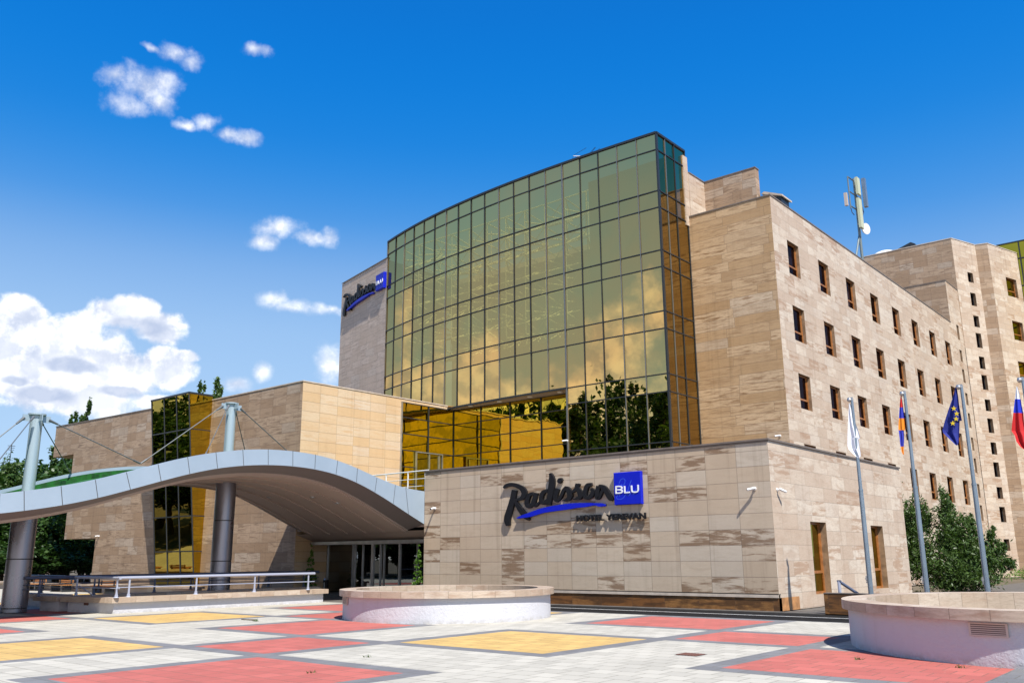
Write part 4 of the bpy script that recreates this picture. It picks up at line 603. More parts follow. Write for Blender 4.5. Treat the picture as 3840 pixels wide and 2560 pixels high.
# stepped end of the wing
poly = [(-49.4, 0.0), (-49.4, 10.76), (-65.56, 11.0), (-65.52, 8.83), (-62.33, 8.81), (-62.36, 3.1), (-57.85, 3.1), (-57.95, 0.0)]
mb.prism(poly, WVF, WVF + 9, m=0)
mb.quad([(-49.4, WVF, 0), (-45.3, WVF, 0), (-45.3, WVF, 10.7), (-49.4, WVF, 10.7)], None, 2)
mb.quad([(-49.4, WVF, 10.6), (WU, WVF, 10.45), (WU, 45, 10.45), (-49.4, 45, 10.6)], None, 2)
mb.build('wing_wall', ['stone_brown_shade', 'stone_sunny', 'coping'], H)
mb = MB(); mb.box(-45.35, WU + .03, WVF - .03, WVF + .25, WZ, WZ + .06, m=1); mb.box(WU - .25, WU + .03, WVF + .25, 39.4, WZ, WZ + .06, m=1)
mb.prism([(-49.4, 10.76), (-49.4, 10.82), (-65.6, 11.06), (-65.6, 11.0)], WVF - .03, WVF + .3, m=0); mb.build('coping', ['coping', 'coping_light'], H)
# glass prow leaning out of the wing
def by(z): return 26.95 - (z - 1.0) * (1.1 / 9.76)
bz = [-0.1, 2.0, 4.0, 6.05, 8.1, 9.1, 10.78]
bz = [-0.1, 2.15, 4.05, 6.2, 8.8, 10.78]
mb = MB(); gb = MB(); us_ = [-49.4, -48.0, -46.65, -45.3]
bay = MB(); bay2 = MB()
for j in range(len(bz) - 1):
    z0, z1 = bz[j], bz[j + 1]
    for i in range(3):
        e = [random.uniform(-.006, .006) for _ in range(2)]
        mb.quad([(us_[i], by(z0) + e[0], z0), (us_[i + 1], by(z0) - e[0], z0), (us_[i + 1], by(z1) - e[1], z1), (us_[i], by(z1) + e[1], z1)])
    bay.quad([(-45.3, by(z0), z0), (-45.3, WVF, z0), (-45.3, WVF, z1), (-45.3, by(z1), z1)])
    bay2.quad([(-49.4, WVF, z0), (-49.4, by(z0), z0), (-49.4, by(z1), z1), (-49.4, WVF, z1)])
    if j: gb.box(-49.42, -45.28, by(z0) - .04, by(z0) + .03, z0 - .03, z0 + .03); gb.box(-45.32, -45.27, by(z0) + .03, WVF, z0 - .025, z0 + .025)
for u in us_: gb.tube([(u, by(-.1) - .01, -.1), (u, by(10.78) - .01, 10.78)], .04, 4)
gb.box(-49.45, -45.25, by(10.78) - .05, WVF, 10.76, 10.86)
mb.build('glass_bay', 'glass_bronze', H); bay.build('glass_bay_side', 'glass_amber', H); bay2.build('glass_bay_side', 'glass_amber', H); gb.build('mullion_grid', 'frame_dark', H)
# ---- entrance under the terrace
ent = MB()
ents = [-36.85, -34.86, -34.68, -33.37, -32.82, -31.48, -30.29, -27.95]
for u, w in ((-36.8, .05), (-34.86, .04), (-34.68, .04), (-34.1, .03), (-33.38, .16), (-32.82, .05), (-32.57, .03), (-31.48, .09), (-30.29, .04), (-27.97, .05)):
    ent.box(u - w / 2, u + w / 2, 29.24, 29.34, 0.1, 2.42)
ent.box(-36.88, -27.9, 29.25, 29.33, 2.36, 2.45); e_ = ent.build('entrance_screen', 'frame_silver', H)
mb = MB(); mb.quad([(-36.88, 29.3, .1), (-27.9, 29.3, .1), (-27.9, 29.3, 2.36), (-36.88, 29.3, 2.36)]); mb.build('pane', 'glass_door', e_)
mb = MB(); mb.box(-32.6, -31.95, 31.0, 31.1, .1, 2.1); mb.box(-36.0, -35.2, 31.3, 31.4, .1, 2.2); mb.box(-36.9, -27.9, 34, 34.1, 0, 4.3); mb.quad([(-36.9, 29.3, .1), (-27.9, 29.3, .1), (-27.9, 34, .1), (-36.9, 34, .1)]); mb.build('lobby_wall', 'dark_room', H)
mb = MB(); mb.box(-36.5, -27.92, 28.0, 28.2, 2.36, 2.50); mb.box(-36.88, -27.92, 28.2, 29.32, 2.45, 2.5); mb.build('entrance_lintel', 'frame_silver', H)
mb = MB(); mb.quad([(-36.88, 27.3, 2.86), (-27.9, 27.3, 2.86), (-27.9, 28.5, 2.5), (-36.88, 28.5, 2.5)]); mb.box(-36.88, LU0, 27.40, 27.45, 3.0, 4.48); mb.build('entrance_soffit', 'soffit_cream', H)
# ================================================================== NEIGHBOURING TOWER
T = thing('tower_block', 'tall folded cream stone tower with columns of tiny windows at the right edge', 'tower', (-14, 84, 0))
C_, B_, D_, E_ = (-16.81, 77.72), (-15.71, 80.89), (-14.8, 81.14), (-13.43, 85.69); TT = 27.46
w1 = [(1.7, 2.46, a, b) for a, b in ((23.92, 24.79), (21.86, 22.99), (20.03, 21.0), (18.25, 19.5), (16.47, 17.5), (14.72, 15.95), (12.96, 13.93), (11.18, 12.36), (9.44, 10.42), (7.65, 8.82), (5.94, 6.85), (4.1, 5.3), (1.9, 2.8), (0.4, 1.39))]
w2 = [(2.25, 3.95, a, a + 1.68) for a in (23.18, 19.3, 15.75, 12.2, 8.7, 5.2, 1.2)]
mb = MB()
mb.wall((-30, 77.72), C_, 18, TT, m=1)  # front faces in the darker stone copy, shade held in the colour
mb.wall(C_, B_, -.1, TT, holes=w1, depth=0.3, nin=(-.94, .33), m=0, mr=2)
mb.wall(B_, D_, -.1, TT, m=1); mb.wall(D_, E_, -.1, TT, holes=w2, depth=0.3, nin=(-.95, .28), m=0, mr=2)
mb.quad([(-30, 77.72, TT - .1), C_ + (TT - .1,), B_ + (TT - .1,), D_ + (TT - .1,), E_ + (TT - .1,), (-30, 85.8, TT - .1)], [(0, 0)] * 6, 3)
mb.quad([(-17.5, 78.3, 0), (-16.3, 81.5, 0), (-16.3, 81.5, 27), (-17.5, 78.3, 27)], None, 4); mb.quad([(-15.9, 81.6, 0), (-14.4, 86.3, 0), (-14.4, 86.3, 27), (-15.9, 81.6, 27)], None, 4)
mb.build('wall', ['stone_side', 'stone_brown_shade', 'reveal', 'coping', 'dark_room'], T)
def edge_cap(mb, A, B, z, w=.3):
    d = Vector((B[0] - A[0], B[1] - A[1], 0)).normalized(); n = Vector((d.y, -d.x, 0)); a = Vector((A[0], A[1], z)) + n * .03; b_ = Vector((B[0], B[1], z)) + n * .03; k = Vector((0, 0, .07))
    mb.quad([a, b_, b_ + k, a + k]); mb.quad([a + k, b_ + k, b_ + k - n * w, a + k - n * w])
mb = MB()
for A, B in (((-30, 77.72), C_), (C_, B_), (B_, D_), (D_, E_)): edge_cap(mb, A, B, TT)
mb.build('coping', 'coping_light', T)
def window_on(P, Q, h, parent, glass, fm='frame_dark', split=False):
    P = Vector((P[0], P[1], 0)); Q = Vector((Q[0], Q[1], 0)); d = (Q - P).normalized(); n = Vector((-d.y, d.x, 0)); s0, s1, z0, z1 = h
    pt = lambda s, z, k: P + d * s + n * k + Vector((0, 0, z))
    f = MB()
    def bar(a, b_, c, e):
        f.quad([pt(a, c, .22), pt(b_, c, .22), pt(b_, e, .22), pt(a, e, .22)]); f.quad([pt(b_, c, .22), pt(b_, c, .28), pt(b_, e, .28), pt(b_, e, .22)]); f.quad([pt(a, c, .22), pt(a, c, .28), pt(a, e, .28), pt(a, e, .22)])
        f.quad([pt(a, c, .22), pt(b_, c, .22), pt(b_, c, .28), pt(a, c, .28)]); f.quad([pt(a, e, .22), pt(b_, e, .22), pt(b_, e, .28), pt(a, e, .28)])
    bar(s0, s0 + .06, z0, z1); bar(s1 - .06, s1, z0, z1); bar(s0 + .06, s1 - .06, z0, z0 + .06); bar(s0 + .06, s1 - .06, z1 - .06, z1)
    if split: bar(s0 + .06, s1 - .06, z0 + .55, z0 + .63)
    w = f.build('window', fm, parent); p = MB(); p.quad([pt(s0 + .06, z0 + .06, .26), pt(s1 - .06, z0 + .06, .26), pt(s1 - .06, z1 - .06, .26), pt(s0 + .06, z1 - .06, .26)]); p.build('pane', glass, w)
for h in w1: window_on(C_, B_, h, T, 'glass_window')
for h in w2: window_on(D_, E_, h, T, 'glass_bronze', 'frame_wood', True)
g = MB(); gg = MB(); uu = [-14.9, -13.2, -11.0, -8.8, -6.6]; zz = [0, 3.5, 7, 10.5, 14, 17.5, 21, 24.5, 27.0, 28.57]
for i in range(4):
    for j in range(9): pane(g, (uu[i], 85.8), (uu[i + 1], 85.8), zz[j], zz[j + 1], .006)
    gg.box(uu[i + 1] - .05, uu[i + 1] + .05, 85.7, 85.9, 0, 28.6)
for z in zz[1:]: gg.box(-14.9, -6.6, 85.72, 85.9, z - .05, z + .05)
gg.box(-14.95, -14.85, 85.7, 85.9, 27, 28.6)
g.build('glass_front', 'glass_amber', T); gg.build('mullion_grid', 'frame_dark', T)
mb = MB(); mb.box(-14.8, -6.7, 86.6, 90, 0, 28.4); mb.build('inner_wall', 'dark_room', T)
mb = MB(); mb.box(-25.5, -23.5, 79.4, 79.6, 27.3, 27.4); mb.prism([(-23.6, 27.6), (-20.55, 28.62), (-20.2, 28.4), (-20.2, 28.25), (-23.6, 27.5)], 79.8, 82, m=0); mb.build('roof_canopy', 'frame_dark', T)
tag(MB().build('x', 'bark')) if False else None
mb = MB(); mb.lathe([(1.3, 0), (1.2, .25), (.9, .5), (.5, .66), (0, .72)], (-22.9, 80.3, 27.75), 28); mb.tube([(-22.9, 80.3, 27.2), (-22.9, 80.3, 27.8)], .3, 8)
tag(mb.build('satellite_dish', 'plastic_white', smooth=True), 'white domed dish on the tower roof, half hidden behind its parapet beside the antenna mast', 'satellite dish')

# ================================================================== ENTRANCE CANOPY
CP = thing('entrance_canopy', 'wavy pale blue-grey canopy on steel columns and cables over the hotel entrance', 'canopy', (-32.4, 17, 0))
top = [(4.0, 3.45), (5.2, 3.32), (6.4, 3.25), (7.5, 3.28), (8.5, 3.36), (9.4, 3.46), (10.27, 3.58), (10.92, 3.69), (11.96, 3.89), (12.98, 4.14), (13.95, 4.44), (15.0, 4.78), (16.04, 5.1), (17.1, 5.35), (18.17, 5.53), (19.24, 5.64), (20.34, 5.665), (21.4, 5.62), (22.5, 5.48), (23.52, 5.24), (24.57, 4.93), (25.6, 4.68), (26.2, 4.58), (27.33, 4.5)]
bot = [(4.0, 2.9), (5.2, 2.76), (6.4, 2.69), (7.5, 2.72), (8.5, 2.8), (9.4, 2.9), (10.3, 3.02), (10.99, 3.12), (12.07, 3.32), (13.12, 3.58), (14.14, 3.9), (15.16, 4.23), (16.17, 4.54), (17.21, 4.8), (18.25, 4.97), (19.28, 5.07), (20.37, 5.1), (21.4, 5.06), (22.44, 4.93), (23.49, 4.68), (24.48, 4.33), (25.51, 3.9), (26.39, 3.5), (27.33, 3.11)]
def interp(L, x):
    for i in range(len(L) - 1):
        if L[i][0] <= x <= L[i + 1][0]: k = (x - L[i][0]) / (L[i + 1][0] - L[i][0]); return L[i][1] + (L[i + 1][1] - L[i][1]) * k
    return L[0][1] if x < L[0][0] else L[-1][1]
TOPS = [[x, interp(top, x)] for x in np.arange(4.0, 27.34, 0.2915)]
for _ in range(3):
    for i in range(1, len(TOPS) - 1): TOPS[i][1] = (TOPS[i - 1][1] + 2 * TOPS[i][1] + TOPS[i + 1][1]) / 4
BOTS = [[x, interp(bot, x)] for x in np.arange(4.0, 27.34, 0.2915)]
for _ in range(3):
    for i in range(1, len(BOTS) - 1): BOTS[i][1] = (BOTS[i - 1][1] + 2 * BOTS[i][1] + BOTS[i + 1][1]) / 4
CU0, CU1 = -27.89, -36.88; NV = len(TOPS)
def strip(mb, f, g_, m=0, rng=None):
    for i in (rng or range(NV - 1)):
        a, b_, c, d = f(i), g_(i), g_(i + 1), f(i + 1); mb.quad([a, b_, c, d], None, m)
for (name, u, s) in (('fascia', CU0, 1), ('fascia', CU1, -1)):
    mb = MB()
    T3 = lambda i, du=0, dz=0: (u + du, TOPS[i][0], TOPS[i][1] + dz); B3 = lambda i, du=0, dz=0: (u + du, BOTS[i][0], BOTS[i][1] + dz)
    strip(mb, lambda i: B3(i), lambda i: T3(i)); strip(mb, lambda i: T3(i), lambda i: T3(i, -s * .14)); strip(mb, lambda i: T3(i, -s * .14), lambda i: T3(i, -s * .14, -.13)); strip(mb, lambda i: T3(i, -s * .141, -.13), lambda i: T3(i, -s * .141, -.36), 1)
    for k, (tv, bv) in enumerate(zip(top, bot)):       # open joints between the panels
        a = Vector((u + s * .003, tv[0], interp(top, tv[0]) + .002)); b_ = Vector((u + s * .003, bv[0], interp(bot, bv[0]) - .002)); w = Vector((0, .011, 0))
        mb.quad([a - w, a + w, b_ + w, b_ - w], None, 2)
    mb.build(name, ['panel_blue_grey', 'turf_green', 'joint_dark'], CP)
mb = MB(); strip(mb, lambda i: (CU0 - .14, TOPS[i][0], TOPS[i][1] - .36), lambda i: (CU1 + .14, TOPS[i][0], TOPS[i][1] - .36)); mb.build('roof_deck', 'turf_green', CP)
# upstands and loose bits lying on the green deck
for v, w_ in ((12.9, .5), (14.1, .45), (15.6, .6), (16.9, .4)): mb = MB(); z = interp(top, v) - .3; mb.box(CU1 + .2, CU1 + .9, v, v + w_, z - .2, z + .10); mb.build('deck_upstand', 'turf_green', CP)
mb = MB(); IN = lambda i: BOTS[i][1] - .22
strip(mb, lambda i: (CU0, BOTS[i][0], BOTS[i][1]), lambda i: (CU0 - 1.0, BOTS[i][0], IN(i)), 1); strip(mb, lambda i: (CU1, BOTS[i][0], BOTS[i][1]), lambda i: (CU1 + 1.0, BOTS[i][0], IN(i)), 1)
strip(mb, lambda i: (CU0 - 1.0, BOTS[i][0], IN(i)), lambda i: (CU0 - 1.0, BOTS[i][0], IN(i) - .05), 0); strip(mb, lambda i: (CU0 - 1.0, BOTS[i][0], IN(i) - .05), lambda i: (CU1 + 1.0, BOTS[i][0], IN(i) - .05), 0)
mb.build('soffit', ['soffit_cream', 'soffit_band'], CP)
for k in range(6):
    u = CU0 - 1.15 - k * 1.3; mb = MB(); z_ = lambda i, d: BOTS[i][1] - .27 - d
    strip(mb, lambda i: (u, BOTS[i][0], z_(i, .0)), lambda i: (u, BOTS[i][0], z_(i, .045))); strip(mb, lambda i: (u, BOTS[i][0], z_(i, .045)), lambda i: (u - .09, BOTS[i][0], z_(i, .045))); strip(mb, lambda i: (u - .09, BOTS[i][0], z_(i, .045)), lambda i: (u - .09, BOTS[i][0], z_(i, .0)))
    mb.build('soffit_rib', 'soffit_cream', CP)
for (u, v) in ((-31.2, 23.9), (-33.9, 23.6), (-30.4, 24.6)):
    mb = MB(); z = interp(bot, v) - .29; mb.lathe([(0, -.03), (.09, -.03), (.12, 0), (.12, .05)], (u, v, z), 16); mb.build('downlight', 'frame_silver', CP)
CUC = -33.2
CAB = [((0, 4.0, 1), (0, -3.4, 1), (-3.6, 3.0, 0), (4.6, -3.4, 0)), ((0, 5.9, 1), (0, -3.8, 1), (-1.8, 2.4, 0), (2.0, -2.3, 0))]
for v, zt in ((13.13, 6.78), (20.95, 8.16)):
    zs = interp(bot, v) - .2
    mb = MB(); n = int(zs / 1.62)
    js = [0] + [zs - 1.62 * k for k in range(n, 0, -1)] + [zs]
    js = [j for j in js if j >= 0]
    for a, b_ in zip(js[:-1], js[1:]):
        if b_ - a < .05: continue
        mb.tube([(CUC, v, a + .018), (CUC, v, b_ - .018)], .41, 40)
    mb.tube([(CUC, v, 0), (CUC, v, zs)], .385, 24, m=1)
    c = mb.build('column', ['column_steel', 'joint_dark'], CP, smooth=True)
    mb = MB(); mb.tube([(CUC, v, zs + .1), (CUC, v, zt - .02)], .205, 28)
    ms = mb.build('mast', 'mast_paint', CP, smooth=True)
    cap = MB(); cap.lathe([(0, .05), (.30, .05), (.30, 0), (.2, 0)], (CUC, v, zt - .03), 24)
    for (du, dv) in ((0, 1), (0, -1), (1, 0), (-1, 0)):
        cap.box(CUC + du * .2 - (.014 if not du else 0), CUC + du * .48 + (.014 if not du else 0), v + dv * .2 - (.014 if not dv else 0), v + dv * .48 + (.014 if not dv else 0), zt - .26, zt - .03)
    cap.build('mast_cap', 'mast_paint', ms)
    for (du, dv, L) in CAB[0 if v < 15 else 1]:
        a = Vector((CUC, v, zt - .15)) + Vector((du, dv, 0)).normalized() * .42; e = Vector((CUC + du, v + dv, interp(top, min(27, v + dv)) - .02))
        d = (e - a).normalized(); mb = MB(); mb.tube([a, a + d * .35], [.055, .035], 8); mb.tube([a + d * .35, e], .02, 6); mb.tube([e - d * .3, e], .035, 6)
        mb.build('cable', 'cable_steel', CP)

# ================================================================== TERRACE RAILING
TRR = thing('terrace_railing', 'white tubular railing along the terrace above the hotel entrance', 'railing', (-32, 27.6, 4.48))
mb = MB(); mb.tube([(-36.8, 27.6, 5.42), (-27.95, 27.6, 5.44)], .028, 8); mb.build('handrail', 'frame_white', TRR)
for z in (5.1, 4.78): mb = MB(); mb.tube([(-36.8, 27.6, z), (-27.95, 27.6, z)], .016, 6); mb.build('rail', 'frame_white', TRR)
for u in (-36.7, -35.2, -33.7, -32.2, -30.7, -29.25, -28.15): mb = MB(); mb.tube([(u, 27.6, 4.48), (u, 27.6, 5.42)], .03, 8); mb.build('post', 'frame_white', TRR)

# ================================================================== RAMP PARAPETS AND RAILS
def parapet(name, label, poly, capp, h=0.34, cap=0.17, vent=None):
    t_ = thing(name, label, 'parapet', (poly[0][0], poly[0][1], 0))
    wb, cb = MB(), MB()
    def ring(mb, P, z0, z1):
        L = 0
        for i in range(len(P)):
            a, b_ = P[i], P[(i + 1) % len(P)]; l = math.hypot(b_[0] - a[0], b_[1] - a[1])
            mb.quad([(a[0], a[1], z0), (b_[0], b_[1], z0), (b_[0], b_[1], z1), (a[0], a[1], z1)], [(L, z0), (L + l, z0), (L + l, z1), (L, z1)]); L += l
        for t3 in geometry.tessellate_polygon([[Vector((a, b_, 0)) for a, b_ in P]]):
            for z in (z0, z1): mb.quad([(P[i][0], P[i][1], z) for i in t3], [(P[i][1], P[i][0]) for i in t3])
    ring(wb, poly, 0, h); ring(cb, capp, h, h + cap)
    wb.build('wall', 'plaster_white', t_); cb.build('cap', 'stone_cap', t_)
    if vent: v = MB(); v.box(vent[0] - .16, vent[0] + .16, vent[1] - .02, vent[1] - .003, .24, .32); v.build('vent', 'grate_brown', t_)
parapet('ramp_parapet', 'low white parapet with stone cap carrying the nearest silver rail', [(-31.9, 14.35), (-29.42, 14.72), (-29.72, 23.5), (-30.05, 23.5), (-29.75, 15.05), (-31.9, 14.7)],
        [(-32.15, 14.18), (-29.28, 14.58), (-29.58, 23.65), (-30.2, 23.65), (-29.9, 15.18), (-32.15, 14.85)], vent=(-30.9, 14.5))
parapet('ramp_parapet', 'stone capped parapet in the canopy shade behind the nearest ramp wall', [(-33.6, 14.15), (-32.5, 14.3), (-32.5, 14.6), (-32.75, 25.5), (-33.05, 25.5), (-32.9, 14.6), (-33.6, 14.5)],
        [(-33.85, 13.98), (-32.35, 14.15), (-32.35, 14.6), (-32.6, 25.6), (-33.2, 25.6), (-33.05, 14.8), (-33.85, 14.65)])
parapet('ramp_parapet', 'low parapet beyond the fat steel column at the left edge', [(-38.5, 15.4), (-35.0, 15.4), (-35.0, 15.7), (-38.5, 15.7)], [(-38.6, 15.27), (-34.87, 15.27), (-34.87, 15.83), (-38.6, 15.83)], h=.3)
def railing(label, pts, posts, mat, z0=.51, z1=1.13, mids=(.82,), brace=None, r=.048, pw=.035, name='ramp_railing'):
    t_ = thing(name, label, 'railing', (pts[0][0], pts[0][1], z0))
    mb = MB(); mb.tube([(x, y, z1) for x, y in pts], r, 10); mb.build('handrail', mat, t_, smooth=True)
    for z in mids: mb = MB(); mb.tube([(x, y, z) for x, y in pts], .016, 6); mb.build('rail', mat, t_)
    for (x, y) in posts:
        mb = MB(); mb.box(x - .016, x + .016, y - pw - .015, y + pw + .015, z0, z0 + .1); mb.prism([(y - pw, z0), (y + pw, z0), (y + pw * .7, z1 - .03), (y - pw * .7, z1 - .03)], x - .014, x + .014, plane='yz')
        mb.lathe([(0, .025), (.07, .025), (.09, 0)], (x, y, z0), 12); mb.build('post', mat, t_)
    if brace: mb = MB(); mb.tube(brace, .02, 6); mb.build('brace', mat, t_)
railing('silver tubular rail on the sunlit ramp parapet nearest the plaza', [(-29.55, 14.8), (-29.55, 17.65), (-29.55, 22.9)], [(-29.55, v) for v in (15.25, 17.72, 20.13, 22.6)], 'rail_paint')
railing('short silver rail with slanting brace on the end of the ramp parapet', [(-32.3, 14.7), (-29.1, 14.7)], [(-32.15, 14.7), (-29.28, 14.7)], 'rail_paint', brace=[(-32.1, 14.75, .85), (-31.0, 14.75, .55)], mids=(.8,))
railing('dark blue rail in the canopy shade behind the sunlit one', [(-32.75, 13.2), (-32.75, 18), (-32.75, 25.6)], [(-32.75, v) for v in (13.7, 15.6, 17.9, 20.2, 22.5, 24.8)], 'rail_dark', mids=(.75, .9), r=.06)
railing('dark rail running along the far side of the driveway, beyond the fat column', [(-39.0, 15.5), (-34.2, 15.2), (-35.0, 26)], [(-36.5, 15.35), (-34.3, 16.5), (-34.6, 20.5), (-34.9, 24.5)], 'rail_dark', mids=(.75, .9))
GW = thing('garden_wall', 'low cream stone garden wall with orange timber seats beyond the ramp', 'garden wall', (-50, 24, 0))
mb = MB(); mb.box(-66, -40, 23.9, 24.3, 0, .34); mb.build('wall', 'stone_side', GW); mb = MB(); mb.box(-66.1, -39.9, 23.8, 24.4, .34, .44); mb.build('cap', 'stone_cap', GW)
for u in (-56.5, -53.0, -48.0):
    b_ = thing('bench', {-56.5: 'leftmost orange slatted bench by the low garden wall', -53.0: 'middle orange slatted bench by the low garden wall', -48.0: 'rightmost orange slatted bench by the low garden wall'}[u], 'bench', (u, 23.3, 0), 'orange benches by the garden wall')
    mb = MB(); [mb.box(u - .9, u + .9, 23.05 + .13 * k, 23.15 + .13 * k, .36, .41) for k in range(4)]; mb.build('seat', 'bench_wood', b_)
    mb = MB(); [mb.box(u - .9, u + .9, 23.6, 23.63, .47 + .1 * k, .54 + .1 * k) for k in range(2)]; mb.build('backrest', 'bench_wood', b_)
    for k in (-.7, .7): mb = MB(); mb.box(u + k - .04, u + k + .04, 23.1, 23.55, 0, .36); mb.box(u + k - .04, u + k + .04, 23.55, 23.6, 0, .66); mb.build('leg', 'frame_dark', b_)

# ================================================================== PLANTERS
def planter(c, r, h, label, vent_az):
    t_ = thing('round_planter', label, 'planter', (c[0], c[1], 0), 'round planters on the plaza')
    mb = MB(); mb.lathe([(r, 0), (r, h - .17), ], (c[0], c[1], 0), 128); mb.build('wall', 'plaster_white', t_, smooth=True)
    R_ = r + .11; ri = r - .36
    mb = MB(); mb.lathe([(r - .02, h - .17), (R_, h - .17), (R_, h), (ri, h), (ri, h - .45)], (c[0], c[1], 0), 128); o = mb.build('rim', 'stone_cap', t_, smooth=True)
    mb = MB(); mb.quad([(c[0] + (ri + .01) * math.cos(a * math.pi / 24), c[1] + (ri + .01) * math.sin(a * math.pi / 24), h - .40) for a in range(48)], [(0, 0)] * 48); mb.build('soil', 'soil', t_)
    a = vent_az; x, y = c[0] + (r + .005) * math.cos(a), c[1] + (r + .005) * math.sin(a); d = Vector((-math.sin(a), math.cos(a), 0)); n = Vector((math.cos(a), math.sin(a), 0)); O = Vector((x, y, h - .30))
    mb = MB(); f = lambda s, z, k: O + d * s + n * k + Vector((0, 0, z))
    def bx(s0, s1, z0, z1, k0, k1, m):
        P = [f(s0, z0, k1), f(s1, z0, k1), f(s1, z1, k1), f(s0, z1, k1), f(s0, z0, k0), f(s1, z0, k0), f(s1, z1, k0), f(s0, z1, k0)]
        for q in ((0, 1, 2, 3), (0, 1, 5, 4), (1, 2, 6, 5), (2, 3, 7, 6), (3, 0, 4, 7)): mb.quad([P[i] for i in q], None, m)
    bx(-.28, .28, -.08, .08, -.05, .01, 1); bx(-.29, -.26, -.1, .1, 0, .022, 0); bx(.26, .29, -.1, .1, 0, .022, 0); bx(-.26, .26, .08, .1, 0, .022, 0); bx(-.26, .26, -.1, -.08, 0, .022, 0)
    for k in range(5): bx(-.26, .26, -.07 + .03 * k, -.057 + .03 * k, .008, .018, 0)
    mb.build('vent_grille', ['antenna_vent', 'vent_back'], t_)
plain('antenna_vent', (0.50, 0.42, 0.36), 0.5); plain('vent_back', (0.16, 0.12, 0.10), 0.8)
planter((-19.17, 19.8), 3.07, .82, 'round white planter with stone rim standing alone in front of the sign wall', math.atan2(16.95 - 19.8, -20.6 + 19.17))
planter((-2.97, 19.64), 3.95, .85, 'larger round planter in shade cut off by the right edge of the picture', math.atan2(15.75 - 19.64, -3.6 + 2.97))

# ================================================================== FLAGPOLES AND FLAGS
poles = [(-9.07, 'white'), (-7.545, 'arm'), (-6.02, 'eu'), (-4.495, 'rus')]
PL = ['steel flagpole with the plain white flag, leftmost of the row', 'steel flagpole flying the red, blue and orange flag', 'steel flagpole flying the navy flag with yellow stars', 'steel flagpole at the right edge flying the white, blue and red flag']
def flagpole(u, v):
    t_ = thing('flagpole', PL[0], 'flagpole', (u, v, 0), 'flagpoles in a row')
    mb = MB(); mb.tube([(u, v, 0), (u, v, 2.9), (u, v, 3.55)], [.072, .066, .062], 16); mb.tube([(u, v, 3.55), (u, v, 6.2)], [.052, .04], 16); mb.tube([(u, v, 3.5), (u, v, 3.56)], .068, 16)
    mb.build('pole', 'pole_paint', t_, smooth=True)
    mb = MB(); mb.tube([(u, v, 6.2), (u, v, 6.26)], .045, 12); mb.lathe([(0, -.07), (.05, -.05), (.07, 0), (.05, .05), (0, .07)], (u - .07, v - .02, 6.22), 12); mb.box(u - .12, u + .03, v - .02, v + .02, 6.26, 6.3); mb.build('pulley', 'frame_silver', t_)
    mb = MB(); mb.box(u - .09, u - .05, v - .06, v - .03, .95, 1.1); mb.box(u - .1, u - .04, v - .08, v - .05, 1.0, 1.04); mb.box(u - .1, u - .05, v - .03, v + .01, .9, .94); mb.build('cleat', 'frame_silver', t_)
    mb = MB(); mb.lathe([(.14, 0), (.14, .03), (.08, .05)], (u, v, 0), 16); mb.build('base_plate', 'frame_silver', t_)
    return t_
plain('pole_paint', (0.24, 0.30, 0.36), 0.3, 0.55, nscale=2, namt=0.08)
FP = flagpole(poles[0][0], 26.75)
for k in range(1, 4):
    c = FP.copy(); COL.objects.link(c); c.location = (poles[k][0], 26.75, 0); c['label'] = PL[k]; TOPM[c.name] = TOPM[FP.name]
    for ch in list(FP.children):
        if ch.parent == FP: d = ch.copy(); COL.objects.link(d); d.parent = c; d.matrix_parent_inverse = parent_inv(FP)
FM = {'white': ['flag_white'], 'arm': ['flag_red', 'flag_blue', 'flag_orange'], 'eu': ['flag_navy'], 'rus': ['flag_white', 'flag_royal', 'flag_red']}
FLB = {'white': 'limp plain white flag hanging from the leftmost pole', 'arm': 'furled flag with red, blue and orange bands', 'eu': 'navy blue flag with yellow stars hanging in folds', 'rus': 'flag with white, blue and red bands cut by the right edge'}
for key, rows_ in FLAGS.items():
    mb = MB(); N = 20; prev = None; R_ = []
    fine = []
    for a, b_ in zip(rows_[:-1], rows_[1:]):
        n = max(1, int(abs(a[1] - b_[1]) / .05))
        for k in range(n): f = k / n; fine.append(tuple(a[i] + (b_[i] - a[i]) * f for i in range(4)) + (a[4],))
    fine.append(rows_[-1][:4] + (rows_[-1][4],))
    amp = {'white': .05, 'arm': .05, 'eu': .09, 'rus': .08}[key]
    def pt(r, j):
        s = j / N; x = r[0] + (r[2] - r[0]) * s; z = r[1] + (r[3] - r[1]) * s; w = r[2] - r[0]
        y = 26.75 - .04 + amp * min(1, w / .25) * (math.sin(s * 9 + z * 1.1) * .6 + math.sin(s * 4.2 - z * 1.7 + 1) * .5)
        return (x, y, z)
    for a, b_ in zip(fine[:-1], fine[1:]):
        for j in range(N): mb.quad([pt(a, j), pt(a, j + 1), pt(b_, j + 1), pt(b_, j)], None, a[4])
    # back layer of the folded cloth
    for a, b_ in zip(fine[:-1], fine[1:]):
        for j in range(0, N, 2):
            P = [Vector(pt(a, j)), Vector(pt(a, j + 2)), Vector(pt(b_, j + 2)), Vector(pt(b_, j))]; mb.quad([(p.x * .94 + a[0] * .06, p.y + .05, p.z + .01) for p in P], None, a[4])
    o = mb.build('flag', FM[key], smooth=True); tag(o, FLB[key], 'flag', 'flags hanging from the poles')
    if key == 'eu':
        for (x, z) in STARS:
            sb = MB(); pts = [(x + (.075 if k % 2 == 0 else .03) * math.sin(k * math.pi / 5 + .1), z + (.075 if k % 2 == 0 else .03) * math.cos(k * math.pi / 5 + .1)) for k in range(10)]
            r = min(fine, key=lambda q: abs((q[1] + q[3]) / 2 - z)); s = (x - r[0]) / (r[2] - r[0]); y = min(pt(r, s * N + dd)[1] for dd in (-2, 0, 2)) - .03
            sb.prism(pts, y, y + .012); sb.build('star', 'flag_yellow', o)

